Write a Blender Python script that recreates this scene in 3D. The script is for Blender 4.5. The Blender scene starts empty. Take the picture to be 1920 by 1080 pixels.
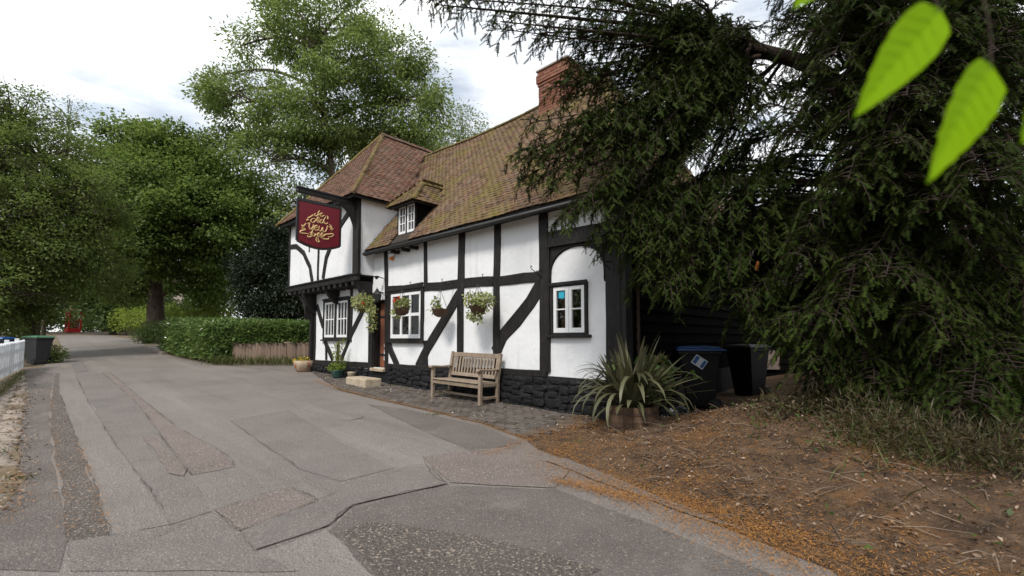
import bpy, math, random
import numpy as np
from mathutils import Vector, Matrix, noise
R = math.radians
rng = random.Random(7)
nr = np.random.default_rng(11)
scene = bpy.context.scene
COL = scene.collection

# ------------------------------------------------------------------ camera
cam_d = bpy.data.cameras.new('camera'); cam = bpy.data.objects.new('camera', cam_d); COL.objects.link(cam)
cam.location = (0, 0, 1.43)
cam.rotation_euler = (R(90) + math.atan(50 / 853.33), 0, 0)
cam_d.sensor_width = 36; cam_d.lens = 16; cam_d.shift_y = 46 / 1920
cam_d.clip_start = .05; cam_d.clip_end = 3000
cam_d.dof.use_dof = True; cam_d.dof.focus_distance = 10; cam_d.dof.aperture_fstop = 2.2
scene.camera = cam

# ------------------------------------------------------------------ sky, sun, exposure
SUN_EL, SUN_AZ = 50, 205          # azimuth clockwise from +Y: the sun stands behind the camera, to its left
w = bpy.data.worlds.new('World'); scene.world = w; w.use_nodes = True
nt = w.node_tree; nt.nodes.clear()
def N(nt, t, **k):
    n = nt.nodes.new(t)
    for a, b in k.items(): setattr(n, a, b)
    return n
sky = N(nt, 'ShaderNodeTexSky', sky_type='NISHITA', sun_disc=False)
sky.sun_elevation = R(SUN_EL); sky.sun_rotation = R(SUN_AZ); sky.air_density = 1; sky.dust_density = .6
bg1 = N(nt, 'ShaderNodeBackground'); bg1.inputs[1].default_value = .055
bg2 = N(nt, 'ShaderNodeBackground'); bg2.inputs[1].default_value = .84
tc = N(nt, 'ShaderNodeTexCoord'); mp = N(nt, 'ShaderNodeMapping'); mp.inputs['Scale'].default_value = (1, 1, 3.2)
n1 = N(nt, 'ShaderNodeTexNoise'); n1.inputs['Scale'].default_value = 3.1; n1.inputs['Detail'].default_value = 9; n1.inputs['Roughness'].default_value = .62
cr = N(nt, 'ShaderNodeValToRGB'); cr.color_ramp.elements[0].position = .33; cr.color_ramp.elements[1].position = .60
cr.color_ramp.elements[0].color = (.42, .42, .42, 1)
n2 = N(nt, 'ShaderNodeTexNoise'); n2.inputs['Scale'].default_value = 6; n2.inputs['Detail'].default_value = 8
cr2 = N(nt, 'ShaderNodeValToRGB'); cr2.color_ramp.elements[0].position = .3; cr2.color_ramp.elements[1].position = .62
cr2.color_ramp.elements[0].color = (.70, .77, .84, 1); cr2.color_ramp.elements[1].color = (1, 1, 1, 1)
mx = N(nt, 'ShaderNodeMixShader'); out = N(nt, 'ShaderNodeOutputWorld')
L = nt.links.new
L(tc.outputs['Generated'], mp.inputs[0]); L(mp.outputs[0], n1.inputs[0]); L(mp.outputs[0], n2.inputs[0])
L(n1.outputs[0], cr.inputs[0]); L(n2.outputs[0], cr2.inputs[0]); 
sx = N(nt, 'ShaderNodeSeparateXYZ'); L(tc.outputs['Generated'], sx.inputs[0])
zr = N(nt, 'ShaderNodeMapRange'); zr.inputs[1].default_value = 0; zr.inputs[2].default_value = 1; zr.inputs[3].default_value = .58; zr.inputs[4].default_value = .76; L(sx.outputs[2], zr.inputs[0]); L(zr.outputs[0], bg2.inputs[1])   # overcast: brighter overhead than at the horizon
L(cr2.outputs[0], bg2.inputs[0]); L(sky.outputs[0], bg1.inputs[0])
L(cr.outputs[0], mx.inputs[0]); L(bg1.outputs[0], mx.inputs[1]); L(bg2.outputs[0], mx.inputs[2]); L(mx.outputs[0], out.inputs[0])
sun_d = bpy.data.lights.new('sun', 'SUN'); sun = bpy.data.objects.new('sun', sun_d); COL.objects.link(sun)
sun_d.energy = 1.5; sun_d.angle = R(12); sun_d.color = (1, .95, .88)
sdir = Vector((math.sin(R(SUN_AZ)) * math.cos(R(SUN_EL)), math.cos(R(SUN_AZ)) * math.cos(R(SUN_EL)), math.sin(R(SUN_EL))))
sun.rotation_euler = (-sdir).to_track_quat('-Z', 'Y').to_euler()
vs = scene.view_settings; vs.view_transform = 'Standard'; vs.look = 'None'; vs.gamma = 1; vs.exposure = 1.22
cy = scene.cycles; cy.use_denoising = True; cy.max_bounces = 8; cy.transparent_max_bounces = 12
cy.diffuse_bounces = 3; cy.glossy_bounces = 3; cy.transmission_bounces = 4; cy.caustics_reflective = False; cy.caustics_refractive = False
cy.sample_clamp_indirect = 6

# ------------------------------------------------------------------ materials
def mat(name, cols, scale=4, rough=.8, bump=0, bscale=None, island=0, spec=.3, detail=6, stretch=(1, 1, 1), trans=0, over=None, metal=0, bdist=.02):
    """colour ramp over world-space noise (+ random per piece), optional bump, optional second colour laid over by its own noise"""
    m = bpy.data.materials.new(name); m.use_nodes = True; nt = m.node_tree; L = nt.links.new
    b = nt.nodes['Principled BSDF']; b.inputs['Roughness'].default_value = rough; b.inputs['Specular IOR Level'].default_value = spec
    b.inputs['Metallic'].default_value = metal
    ge = N(nt, 'ShaderNodeNewGeometry'); mp = N(nt, 'ShaderNodeMapping'); mp.inputs['Scale'].default_value = stretch
    L(ge.outputs['Position'], mp.inputs[0])
    no = N(nt, 'ShaderNodeTexNoise'); no.inputs['Scale'].default_value = scale; no.inputs['Detail'].default_value = detail; no.inputs['Roughness'].default_value = .65
    L(mp.outputs[0], no.inputs[0])
    fac = no.outputs[0]
    st = N(nt, 'ShaderNodeMapRange'); st.inputs[1].default_value = .28; st.inputs[2].default_value = .72; L(fac, st.inputs[0]); fac = st.outputs[0]
    if island:
        oi = N(nt, 'ShaderNodeObjectInfo'); ad = N(nt, 'ShaderNodeMath', operation='ADD'); fr = N(nt, 'ShaderNodeMath', operation='FRACT')
        L(oi.outputs['Random'], ad.inputs[0]); L(ge.outputs['Random Per Island'], ad.inputs[1]); L(ad.outputs[0], fr.inputs[0])
        mi = N(nt, 'ShaderNodeMix', data_type='FLOAT'); mi.inputs[0].default_value = island
        L(fac, mi.inputs[2]); L(fr.outputs[0], mi.inputs[3]); fac = mi.outputs[0]
    rp = N(nt, 'ShaderNodeValToRGB'); e = rp.color_ramp.elements
    while len(e) < len(cols): e.new(.5)
    for i, c in enumerate(cols):
        e[i].position = i / max(1, len(cols) - 1); e[i].color = (*c, 1)
    L(fac, rp.inputs[0]); colr = rp.outputs[0]
    for ov in (over or []):
        c2, s2, lo, hi = ov[:4]
        n3 = N(nt, 'ShaderNodeTexNoise'); n3.inputs['Scale'].default_value = s2; n3.inputs['Detail'].default_value = 7; n3.inputs['Roughness'].default_value = .7
        if len(ov) > 4:
            m3 = N(nt, 'ShaderNodeMapping'); m3.inputs['Scale'].default_value = ov[4]; vr = N(nt, 'ShaderNodeVectorRotate', rotation_type='Z_AXIS'); vr.inputs['Angle'].default_value = R(ov[5] if len(ov) > 5 else 0); L(ge.outputs['Position'], vr.inputs[0]); L(vr.outputs[0], m3.inputs[0]); L(m3.outputs[0], n3.inputs[0])
        else: L(ge.outputs['Position'], n3.inputs[0])
        mr = N(nt, 'ShaderNodeMapRange'); mr.inputs[1].default_value = lo; mr.inputs[2].default_value = hi; L(n3.outputs[0], mr.inputs[0])
        mc = N(nt, 'ShaderNodeMix', data_type='RGBA'); L(mr.outputs[0], mc.inputs[0]); L(colr, mc.inputs[6]); mc.inputs[7].default_value = (*c2, 1)
        colr = mc.outputs[2]
    L(colr, b.inputs['Base Color'])
    if bump:
        bn = N(nt, 'ShaderNodeTexNoise'); bn.inputs['Scale'].default_value = bscale or scale * 4; bn.inputs['Detail'].default_value = 8; L(mp.outputs[0], bn.inputs[0])
        bu = N(nt, 'ShaderNodeBump'); bu.inputs['Strength'].default_value = bump; bu.inputs['Distance'].default_value = bdist
        L(bn.outputs[0], bu.inputs['Height']); L(bu.outputs[0], b.inputs['Normal'])
    if trans:
        tr = N(nt, 'ShaderNodeBsdfTranslucent'); L(colr, tr.inputs[0]); ms = N(nt, 'ShaderNodeMixShader'); ms.inputs[0].default_value = trans
        L(b.outputs[0], ms.inputs[1]); L(tr.outputs[0], ms.inputs[2]); L(ms.outputs[0], nt.nodes['Material Output'].inputs[0])
    return m

M = {}
M['plaster'] = mat('plaster', [(.66, .67, .685), (.72, .73, .745)], 1.3, .85, .5, 7, over=[((.52, .50, .47), 2.2, .57, .95), ((.48, .465, .43), 2.6, .56, .85, (2.5, 2.5, .22)), ((.55, .545, .53), 16, .60, .8)], bdist=.02)
M['timber'] = mat('black_timber', [(.007, .006, .006), (.017, .015, .0145)], 6, .6, .7, 30, stretch=(1, 1, .25), spec=.25, over=[((.05, .043, .04), 9, .60, .85), ((.035, .030, .027), 10, .52, .7, (3, 3, .35))])
M['tar'] = mat('tarred_stone', [(.007, .0068, .0072), (.017, .0165, .018)], 5, .6, .8, 25, spec=.2, over=[((.055, .053, .055), 6, .58, .8)])
M['board'] = mat('tarred_board', [(.003, .003, .003), (.007, .0063, .006)], 5, .9, .5, 30, stretch=(1, 1, .3), spec=.03)
M['white'] = mat('white_gloss_paint', [(.68, .69, .70), (.74, .745, .75)], 5, .4, .1, 30, spec=.4)
M['tile'] = mat('clay_tile', [(.055, .035, .024), (.118, .068, .044), (.17, .108, .072), (.095, .066, .049), (.21, .152, .11)], 3, .95, .5, 40, island=.75, spec=.08,
                over=[((.125, .105, .030), 1.5, .46, .70), ((.045, .032, .022), 5, .55, .72), ((.22, .20, .14), 20, .60, .72)])
M['tile_red'] = mat('red_clay_tile', [(.064, .038, .028), (.122, .063, .044), (.165, .096, .068), (.102, .070, .053), (.19, .13, .097)], 3, .95, .5, 40, island=.75, spec=.08,
                    over=[((.13, .105, .03), 1.8, .58, .76), ((.05, .033, .025), 6, .56, .72)])
M['moss_tile'] = mat('mossy_ridge_tile', [(.075, .05, .03), (.13, .10, .04), (.17, .135, .055)], 5, .95, .8, 40, island=.4, spec=.1)
M['under'] = mat('roof_underlay', [(.03, .022, .018), (.05, .04, .03)], 5, .95)
M['brick'] = mat('red_brick', [(.12, .050, .036), (.19, .080, .052), (.23, .115, .078), (.095, .046, .037)], 6, .9, .5, 50, island=.7, spec=.15)
M['mortar'] = mat('mortar', [(.24, .20, .17), (.32, .28, .24)], 9, .95, .4, 60)
M['glass'] = None
def glass():
    m = bpy.data.materials.new('window_glass'); m.use_nodes = True; nt = m.node_tree; nt.nodes.remove(nt.nodes['Principled BSDF'])
    t = N(nt, 'ShaderNodeBsdfTransparent'); t.inputs[0].default_value = (.86, .88, .87, 1); g = N(nt, 'ShaderNodeBsdfGlossy'); g.inputs['Roughness'].default_value = .02
    f = N(nt, 'ShaderNodeFresnel'); f.inputs[0].default_value = 1.45; ms = N(nt, 'ShaderNodeMixShader'); L = nt.links.new
    L(f.outputs[0], ms.inputs[0]); L(t.outputs[0], ms.inputs[1]); L(g.outputs[0], ms.inputs[2]); L(ms.outputs[0], nt.nodes['Material Output'].inputs[0])
    return m
M['glass'] = glass()
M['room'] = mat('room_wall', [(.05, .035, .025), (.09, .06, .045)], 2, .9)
M['door'] = mat('brown_door', [(.16, .06, .035), (.26, .10, .06)], 3, .5, .4, 30, stretch=(4, 4, .4), spec=.4)
M['sand'] = mat('sandstone', [(.26, .20, .14), (.40, .33, .24), (.46, .40, .31)], 7, .9, .6, 40, over=[((.12, .10, .07), 11, .58, .78)])
M['iron'] = mat('wrought_iron', [(.008, .008, .009), (.02, .02, .02)], 20, .5, spec=.5)
M['rust'] = mat('rusty_pipe', [(.05, .035, .028), (.10, .06, .045)], 12, .7)
M['sign_red'] = mat('sign_red', [(.125, .006, .014), (.155, .008, .018)], 3, .4, spec=.4)
M['gold'] = mat('sign_gold', [(.55, .36, .14), (.68, .48, .22)], 8, .45, spec=.5)
M['teak'] = mat('weathered_teak', [(.15, .11, .078), (.25, .195, .147), (.34, .28, .22)], 7, .85, .5, 60, stretch=(1, 1, 1), island=.35, over=[((.22, .19, .07), 6, .60, .8)])
M['binblack'] = mat('black_plastic', [(.007, .007, .0075), (.012, .0115, .0115)], 9, .5, .1, 60, spec=.2)
M['bingrey'] = mat('charcoal_plastic', [(.022, .023, .026), (.035, .036, .04)], 9, .45, .1, 60, spec=.4)
M['binblue'] = mat('blue_plastic', [(.015, .06, .20), (.025, .09, .28)], 7, .3, .1, 30, spec=.5)
M['bingreen'] = mat('green_plastic', [(.05, .13, .075), (.09, .20, .12)], 7, .35, .1, 30, spec=.5)
M['rubber'] = mat('rubber', [(.012, .012, .012), (.02, .02, .02)], 20, .6)
M['sticker'] = mat('sticker_white', [(.62, .66, .70), (.70, .73, .76)], 5, .4)
M['sticker_blue'] = mat('sticker_blue', [(.03, .10, .32), (.04, .13, .38)], 5, .4)
M['cyan'] = mat('cyan_card', [(.03, .36, .50), (.04, .42, .58)], 5, .5)
M['bag'] = mat('black_bag', [(.004, .004, .005), (.008, .008, .009)], 5, .12, .6, 14, spec=.7, bdist=.05)
M['barrel'] = mat('barrel_oak', [(.06, .036, .022), (.105, .064, .040), (.15, .096, .062)], 8, .85, .5, 40, stretch=(3, 3, .3), island=.4)
M['soil'] = mat('potting_soil', [(.02, .014, .01), (.05, .035, .022)], 20, .95, .8, 60)
M['terracotta'] = mat('terracotta', [(.26, .19, .13), (.36, .28, .20), (.42, .36, .28)], 8, .9, .4, 40, over=[((.30, .10, .045), 3, .5, .62)])
M['greenpot'] = mat('green_glazed_pot', [(.02, .055, .05), (.03, .08, .07)], 6, .3, spec=.5)
M['phone'] = mat('phone_box_red', [(.42, .018, .012), (.52, .028, .018)], 3, .4, spec=.4)
M['bluesign'] = mat('blue_sign', [(.02, .08, .20), (.03, .10, .24)], 3, .5)
M['yellow'] = mat('yellow_paint', [(.55, .38, .03), (.65, .45, .05)], 3, .5)
M['greymetal'] = mat('grey_metal', [(.25, .26, .27), (.32, .33, .34)], 6, .5, metal=.4)
M['asphalt'] = mat('asphalt', [(.130, .112, .100), (.17, .148, .133), (.20, .175, .158)], 1.1, .6, .8, 75, spec=.5, detail=10,
                   over=[((.085, .073, .064), .55, .50, .72), ((.225, .197, .178), 1.0, .50, .78, (.10, 1.3, 1), -137), ((.10, .086, .077), 1.7, .54, .80, (.08, 1.2, 1), -137), ((.18, .157, .138), 1.3, .58, .74), ((.30, .265, .23), 62, .53, .63), ((.055, .049, .046), 75, .55, .66)], bdist=.02)
M['asphalt_dark'] = mat('asphalt_dark', [(.10, .086, .078), (.132, .115, .105), (.158, .138, .126)], 1.6, .85, 1, 75, spec=.25, detail=10,
                        over=[((.36, .305, .25), 60, .565, .65), ((.045, .041, .04), 70, .55, .66), ((.21, .185, .165), 1.3, .55, .72)], bdist=.02)
M['asphalt_grey'] = mat('asphalt_grey', [(.112, .096, .085), (.148, .128, .114), (.176, .153, .136)], 1.4, .64, .8, 75, spec=.45, detail=10,
                        over=[((.32, .29, .26), 64, .54, .64), ((.065, .06, .058), 72, .55, .66), ((.12, .11, .105), .8, .55, .72)], bdist=.02)
M['asphalt_pink'] = mat('asphalt_pink', [(.130, .106, .094), (.165, .138, .122), (.19, .16, .142)], 1.2, .9, 1, 75, spec=.2, detail=10,
                        over=[((.38, .33, .295), 62, .53, .63), ((.10, .086, .082), 72, .55, .66)], bdist=.02)
M['asphalt_gravel'] = mat('asphalt_gravel', [(.098, .084, .075), (.135, .116, .104)], 1.6, .9, 1, 70, spec=.2, detail=10,
                          over=[((.42, .35, .285), 46, .545, .62), ((.04, .036, .036), 60, .54, .64)], bdist=.03)
M['seam'] = mat('bitumen_seam', [(.062, .053, .046), (.12, .104, .092)], 20, .9)
M['paint'] = mat('worn_road_paint', [(.13, .118, .108), (.24, .23, .222)], 9, .9, .6, 70, over=[((.13, .115, .104), 11, .40, .52), ((.06, .055, .05), 70, .55, .66)])
M['sett'] = mat('grey_paving_brick', [(.055, .045, .038), (.085, .071, .061), (.12, .102, .088), (.095, .088, .083)], 2.5, .9, .6, 60, island=.6, spec=.2,
                over=[((.07, .055, .035), 3, .55, .75)])
M['joint'] = mat('paving_joint', [(.035, .028, .022), (.06, .048, .036)], 9, .95, .4, 60, over=[((.12, .07, .03), 5, .52, .7)])
M['stone'] = mat('edging_stone', [(.17, .14, .115), (.25, .21, .175), (.30, .26, .22)], 5, .9, .6, 30, island=.4, over=[((.14, .115, .08), 6, .56, .75)])
M['earth'] = mat('earth', [(.048, .029, .018), (.095, .058, .034), (.15, .098, .06)], 6, .95, 1, 40, detail=12, bdist=.04,
                 over=[((.15, .072, .024), 1.3, .52, .68), ((.18, .08, .022), 26, .54, .68), ((.022, .015, .010), 3.5, .50, .70), ((.21, .165, .115), 38, .60, .68), ((.03, .02, .013), 30, .6, .7)])
M['ground'] = mat('verge_ground', [(.075, .058, .036), (.14, .108, .07), (.19, .15, .105)], 3, .95, .8, 30, detail=10)
M['needle'] = mat('fallen_needles', [(.16, .068, .019), (.28, .122, .032), (.37, .175, .045), (.21, .125, .058)], 5, .9, island=.8)
M['deadleaf'] = mat('dead_leaves', [(.09, .052, .03), (.17, .105, .062), (.33, .255, .19), (.13, .07, .038), (.24, .15, .09)], 5, .8, island=1)
M['paleleaf'] = mat('pale_leaves', [(.45, .42, .34), (.55, .50, .42), (.40, .36, .16), (.50, .44, .38)], 5, .8, island=1)
M['twig'] = mat('dry_twigs', [(.09, .064, .045), (.17, .125, .09), (.26, .20, .15)], 5, .9, island=.7)
M['bark'] = mat('bark', [(.045, .034, .026), (.09, .068, .052), (.12, .098, .078)], 9, .95, 1, 30, stretch=(1, 1, .3), bdist=.04)
M['bark_red'] = mat('yew_bark', [(.016, .010, .007), (.028, .018, .013), (.046, .031, .024)], 9, .95, 1, 30, stretch=(1, 1, .3), bdist=.04)
M['paling'] = mat('oak_paling', [(.10, .070, .052), (.17, .12, .09), (.21, .155, .115)], 3, .9, .4, 40, island=.6, stretch=(2, 2, .3))
M['picket'] = mat('white_picket_paint', [(.66, .69, .73), (.76, .78, .80)], 4, .6, .2, 40, over=[((.45, .48, .44), 5, .66, .85)])
def leafmat(n, cols, t=.35, sc=.35, rough=.5, spec=.35, isl=.55): return mat(n, cols, sc, rough, island=isl, trans=t, spec=spec, detail=3)
M['ash'] = leafmat('ash_leaves', [(.08, .13, .03), (.145, .205, .05), (.22, .285, .08), (.31, .37, .13)], .5)
M['syc'] = leafmat('sycamore_leaves', [(.055, .098, .020), (.105, .165, .034), (.17, .235, .052), (.25, .315, .085)], .5)
M['olive'] = leafmat('olive_leaves', [(.068, .105, .024), (.115, .160, .036), (.175, .225, .055), (.25, .28, .085)], .5)
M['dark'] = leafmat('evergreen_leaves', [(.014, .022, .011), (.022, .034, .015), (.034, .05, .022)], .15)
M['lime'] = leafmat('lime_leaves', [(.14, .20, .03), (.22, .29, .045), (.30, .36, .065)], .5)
M['mid'] = leafmat('shrub_leaves', [(.055, .09, .026), (.09, .14, .038), (.13, .185, .05)], .45)
M['laurel'] = leafmat('laurel_leaves', [(.045, .085, .022), (.085, .145, .036), (.14, .21, .055), (.19, .26, .08)], .3, .8, .3, .5)
M['yew'] = leafmat('yew_needles', [(.012, .021, .004), (.022, .036, .007), (.037, .055, .010), (.055, .072, .014)], .25, .9, .7, .08)
M['yewbrown'] = leafmat('dead_yew_sprig', [(.25, .09, .02), (.34, .14, .04)], .2)
M['vein'] = mat('leaf_vein', [(.30, .53, .010), (.34, .57, .014)], 5, .5)
M['beech'] = leafmat('bright_leaf', [(.27, .50, .006), (.33, .56, .010)], .6, 3, .5, .15, .2)
M['phormium'] = mat('sword_leaf', [(.032, .032, .015), (.064, .064, .029), (.105, .105, .052), (.16, .155, .095)], 2, .5, island=.8, trans=.15, spec=.45)
M['broad'] = leafmat('broad_leaf', [(.085, .17, .035), (.13, .23, .05), (.19, .28, .07)], .35, 3)
M['yellowleaf'] = leafmat('yellowing_leaf', [(.22, .20, .05), (.30, .25, .08)], .3, 3)
M['trail'] = leafmat('trailing_leaf', [(.15, .19, .045), (.27, .31, .09), (.44, .45, .22), (.36, .38, .13)], .35, 3, isl=.9)
M['grass'] = leafmat('grass_blades', [(.06, .075, .022), (.10, .12, .035), (.17, .15, .07)], .3, 1.5, isl=.7)
M['brush'] = leafmat('dry_brush', [(.030, .021, .011), (.065, .046, .022), (.036, .043, .013), (.12, .085, .048), (.05, .055, .018)], .15, 1.5, isl=.9)
M['flower_y'] = mat('yellow_flower', [(.60, .42, .02), (.70, .52, .04)], 5, .7)
M['flower_r'] = mat('red_flower', [(.55, .03, .02), (.60, .10, .04)], 5, .7)
M['flower_p'] = mat('pink_flower', [(.60, .22, .36), (.70, .5, .55)], 5, .7)
M['panelgrey'] = mat('weathered_panel', [(.17, .13, .115), (.23, .18, .155)], 5, .9, .3, 40)
M['hbrick'] = mat('orange_brick_wall', [(.24, .13, .075), (.32, .19, .11)], 9, .9, .4, 40, island=.7)
M['slate'] = mat('far_roof', [(.04, .03, .026), (.07, .05, .042)], 4, .9)
M['render'] = mat('pale_render', [(.46, .38, .32), (.54, .46, .40)], 2, .9)

# ------------------------------------------------------------------ helpers
class MB:
    def __init__(s): s.v = []; s.f = []
    def add(s, vs, fs):
        o = len(s.v); s.v += [tuple(p) for p in vs]; s.f += [tuple(i + o for i in f) for f in fs]; return s
    def box(s, x0, x1, y0, y1, z0, z1):
        return s.add([(x0, y0, z0), (x1, y0, z0), (x1, y1, z0), (x0, y1, z0), (x0, y0, z1), (x1, y0, z1), (x1, y1, z1), (x0, y1, z1)],
                     [(0, 3, 2, 1), (4, 5, 6, 7), (0, 1, 5, 4), (1, 2, 6, 5), (2, 3, 7, 6), (3, 0, 4, 7)])
    def obox(s, c, ax, ay, az):
        c, ax, ay, az = map(Vector, (c, ax, ay, az)); vs = []
        for k in (-1, 1):
            for i, j in ((-1, -1), (1, -1), (1, 1), (-1, 1)): vs.append(c + ax * i + ay * j + az * k)
        return s.add(vs, [(0, 3, 2, 1), (4, 5, 6, 7), (0, 1, 5, 4), (1, 2, 6, 5), (2, 3, 7, 6), (3, 0, 4, 7)])
    def bar(s, a, b, w, h, up=(0, 0, 1)):
        a, b = Vector(a), Vector(b); d = (b - a); x = d.normalized(); y = Vector(up).cross(x)
        if y.length < 1e-3: y = Vector((0, 1, 0)).cross(x)
        y.normalize(); z = x.cross(y)
        return s.obox((a + b) / 2, d / 2, y * w / 2, z * h / 2)
    def tube(s, pts, rad, n=6, cap=True):
        pts = [Vector(p) for p in pts]
        if not hasattr(rad, '__len__'): rad = [rad] * len(pts)
        o = len(s.v); px = None
        for i, p in enumerate(pts):
            t = (pts[min(i + 1, len(pts) - 1)] - pts[max(i - 1, 0)])
            t = t.normalized() if t.length > 1e-9 else Vector((0, 0, 1))
            if px is None:
                px = t.cross(Vector((0, 0, 1)));
                if px.length < .1: px = t.cross(Vector((1, 0, 0)))
            px = (px - t * px.dot(t)).normalized(); py = t.cross(px)
            for k in range(n):
                a = 2 * math.pi * k / n; s.v.append(tuple(p + (px * math.cos(a) + py * math.sin(a)) * rad[i]))
        for i in range(len(pts) - 1):
            for k in range(n):
                a, b = o + i * n + k, o + i * n + (k + 1) % n
                s.f.append((a, b, b + n, a + n))
        if cap:
            s.f.append(tuple(o + k for k in range(n))[::-1]); s.f.append(tuple(o + (len(pts) - 1) * n + k for k in range(n)))
        return s
    def lathe(s, prof, n=20, c=(0, 0, 0)):
        o = len(s.v)
        for r, z in prof:
            for k in range(n):
                a = 2 * math.pi * k / n; s.v.append((c[0] + r * math.cos(a), c[1] + r * math.sin(a), c[2] + z))
        for i in range(len(prof) - 1):
            for k in range(n):
                a, b = o + i * n + k, o + i * n + (k + 1) % n; s.f.append((a, b, b + n, a + n))
        s.f.append(tuple(o + (len(prof) - 1) * n + k for k in range(n))); s.f.append(tuple(o + k for k in range(n))[::-1])
        return s
    def prism(s, poly, y0, y1):
        """poly of (x, z) extruded from y0 to y1"""
        n = len(poly); vs = [(x, y0, z) for x, z in poly] + [(x, y1, z) for x, z in poly]
        ar = sum(poly[i][0] * poly[(i + 1) % n][1] - poly[(i + 1) % n][0] * poly[i][1] for i in range(n))
        fr, bk = tuple(range(n)), tuple(range(2 * n - 1, n - 1, -1))
        fs = [fr, bk] + [((i + 1) % n, i, i + n, (i + 1) % n + n) for i in range(n)]
        if ar < 0: fs = [f[::-1] for f in fs]
        return s.add(vs, fs)
    def mesh(s, name, m=None, smooth=False):
        me = bpy.data.meshes.new(name); me.from_pydata(s.v, [], s.f)
        if m: me.materials.append(m)
        if smooth: me.polygons.foreach_set('use_smooth', [True] * len(me.polygons))
        me.update(); return me
    def build(s, name, m=None, parent=None, smooth=False):
        return link(name, s.mesh(name, m, smooth), parent)
def link(name, me, parent=None):
    o = bpy.data.objects.new(name, me); COL.objects.link(o)
    if parent: o.parent = parent
    return o
def tag(o, label=None, cat=None, group=None, kind=None):
    if label: o['label'] = label
    if cat: o['category'] = cat
    if group: o['group'] = group
    if kind: o['kind'] = kind
    return o
def empty(name, loc=(0, 0, 0), rz=0, label=None, cat=None, group=None):
    o = link(name, None); o.location = loc; o.rotation_euler = (0, 0, rz); o.empty_display_size = .2
    return tag(o, label, cat, group)
def copy_tree(o, parent=None):
    c = o.copy(); COL.objects.link(c); c.parent = parent
    for ch in list(o.children): copy_tree(ch, c)
    return c
def bevel(o, wd=.006, seg=1):
    b = o.modifiers.new('bevel', 'BEVEL'); b.width = wd; b.segments = seg; b.limit_method = 'ANGLE'; b.angle_limit = R(40); return o
def H(y):
    y = min(y, 48); return .026 * y + .015 * ((y - 16) + math.sqrt((y - 16) ** 2 + 4))
def nz(x, y, z=0, s=1): return noise.noise(Vector((x * s, y * s, z * s)))
OX, OY = 1.6816, 7.0
UX, UY, VX, VY = -.72695, .68669, .68669, .72695
PUB_RZ = math.atan2(-UY, -UX)
def B(u, v, z=None):
    x, y = OX + u * UX + v * VX, OY + u * UY + v * VY
    return (x, y, H(y) if z is None else z)
def np_mesh(name, verts, quads, m, parent=None, tris=False, smooth=False):
    k = quads.shape[1]
    me = bpy.data.meshes.new(name); me.vertices.add(len(verts)); me.vertices.foreach_set('co', verts.astype(np.float32).ravel())
    me.loops.add(quads.size); me.loops.foreach_set('vertex_index', quads.astype(np.int32).ravel())
    me.polygons.add(len(quads)); me.polygons.foreach_set('loop_start', np.arange(0, quads.size, k, dtype=np.int32))
    if smooth: me.polygons.foreach_set('use_smooth', np.ones(len(quads), dtype=bool))
    me.materials.append(m); me.update(calc_edges=True); return link(name, me, parent)
def unit(a): return a / np.maximum(np.linalg.norm(a, axis=1, keepdims=True), 1e-9)
def leaves(name, P, D, L, W, m, parent=None, fold=.25, up=None):
    """one folded diamond per leaf: base P, direction D, length L, width W"""
    n = len(P); D = unit(D)
    ref = unit(nr.normal(size=(n, 3)) * .55 + np.array([0, 0, 1.])) if up is None else up
    S = unit(np.cross(D, ref)); Nn = np.cross(S, D)
    L = np.broadcast_to(L, (n,))[:, None]; W = np.broadcast_to(W, (n,))[:, None]
    mid = P + D * L * .45 + Nn * L * .04
    V = np.stack([P, mid + S * W * .5 + Nn * W * fold, P + D * L - Nn * L * .06, mid - S * W * .5 + Nn * W * fold], 1).reshape(-1, 3)
    return np_mesh(name, V, np.arange(4 * n).reshape(-1, 4), m, parent)
def catmull(pts, k=6):
    pts = [Vector(p) for p in pts]; P = [pts[0]] + pts + [pts[-1]]; out = []
    for i in range(1, len(P) - 2):
        a, b, c, d = P[i - 1:i + 3]
        for j in range(k):
            t = j / k; out.append(.5 * (2 * b + (c - a) * t + (2 * a - 5 * b + 4 * c - d) * t * t + (3 * b - a - 3 * c + d) * t ** 3))
    return out + [pts[-1]]
def clip_y(poly, y, keep_above):
    o = []
    for i in range(len(poly)):
        a, b = poly[i], poly[(i + 1) % len(poly)]
        ia, ib = (a[1] >= y) == keep_above, (b[1] >= y) == keep_above
        if ia: o.append(a)
        if ia != ib:
            t = (y - a[1]) / (b[1] - a[1]); o.append((a[0] + t * (b[0] - a[0]), y))
    return o
def wob(poly, step=.25, amp=.015, seed=0):
    o = []
    for i in range(len(poly)):
        a, b = Vector(poly[i]), Vector(poly[(i + 1) % len(poly)]); n = max(1, int((b - a).length / step)); pr = Vector((-(b - a).y, (b - a).x)).normalized()
        for k in range(n):
            p = a + (b - a) * k / n; o.append(tuple(p + pr * nz(p.x, p.y, seed, 2.3) * amp * 2))
    return o
def sheet(name, poly, off, m, parent=None, kind=None, label=None):
    """flat sheet laid on the ground, cut along y every metre so every sheet bends with the ground in the same places"""
    bm = MB(); ys = [p[1] for p in poly]; y = math.floor(min(ys))
    while y < max(ys):
        q = clip_y(clip_y(poly, y, True), y + 1, False)
        if len(q) > 2:
            ar = sum(q[i][0] * q[(i + 1) % len(q)][1] - q[(i + 1) % len(q)][0] * q[i][1] for i in range(len(q)))
            if ar < 0: q = q[::-1]
            if abs(ar) > 1e-6: bm.add([(a, b, H(b) + off) for a, b in q], [tuple(range(len(q)))])
        y += 1
    o = bm.build(name, m, parent); return tag(o, label, None, None, kind)
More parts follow.
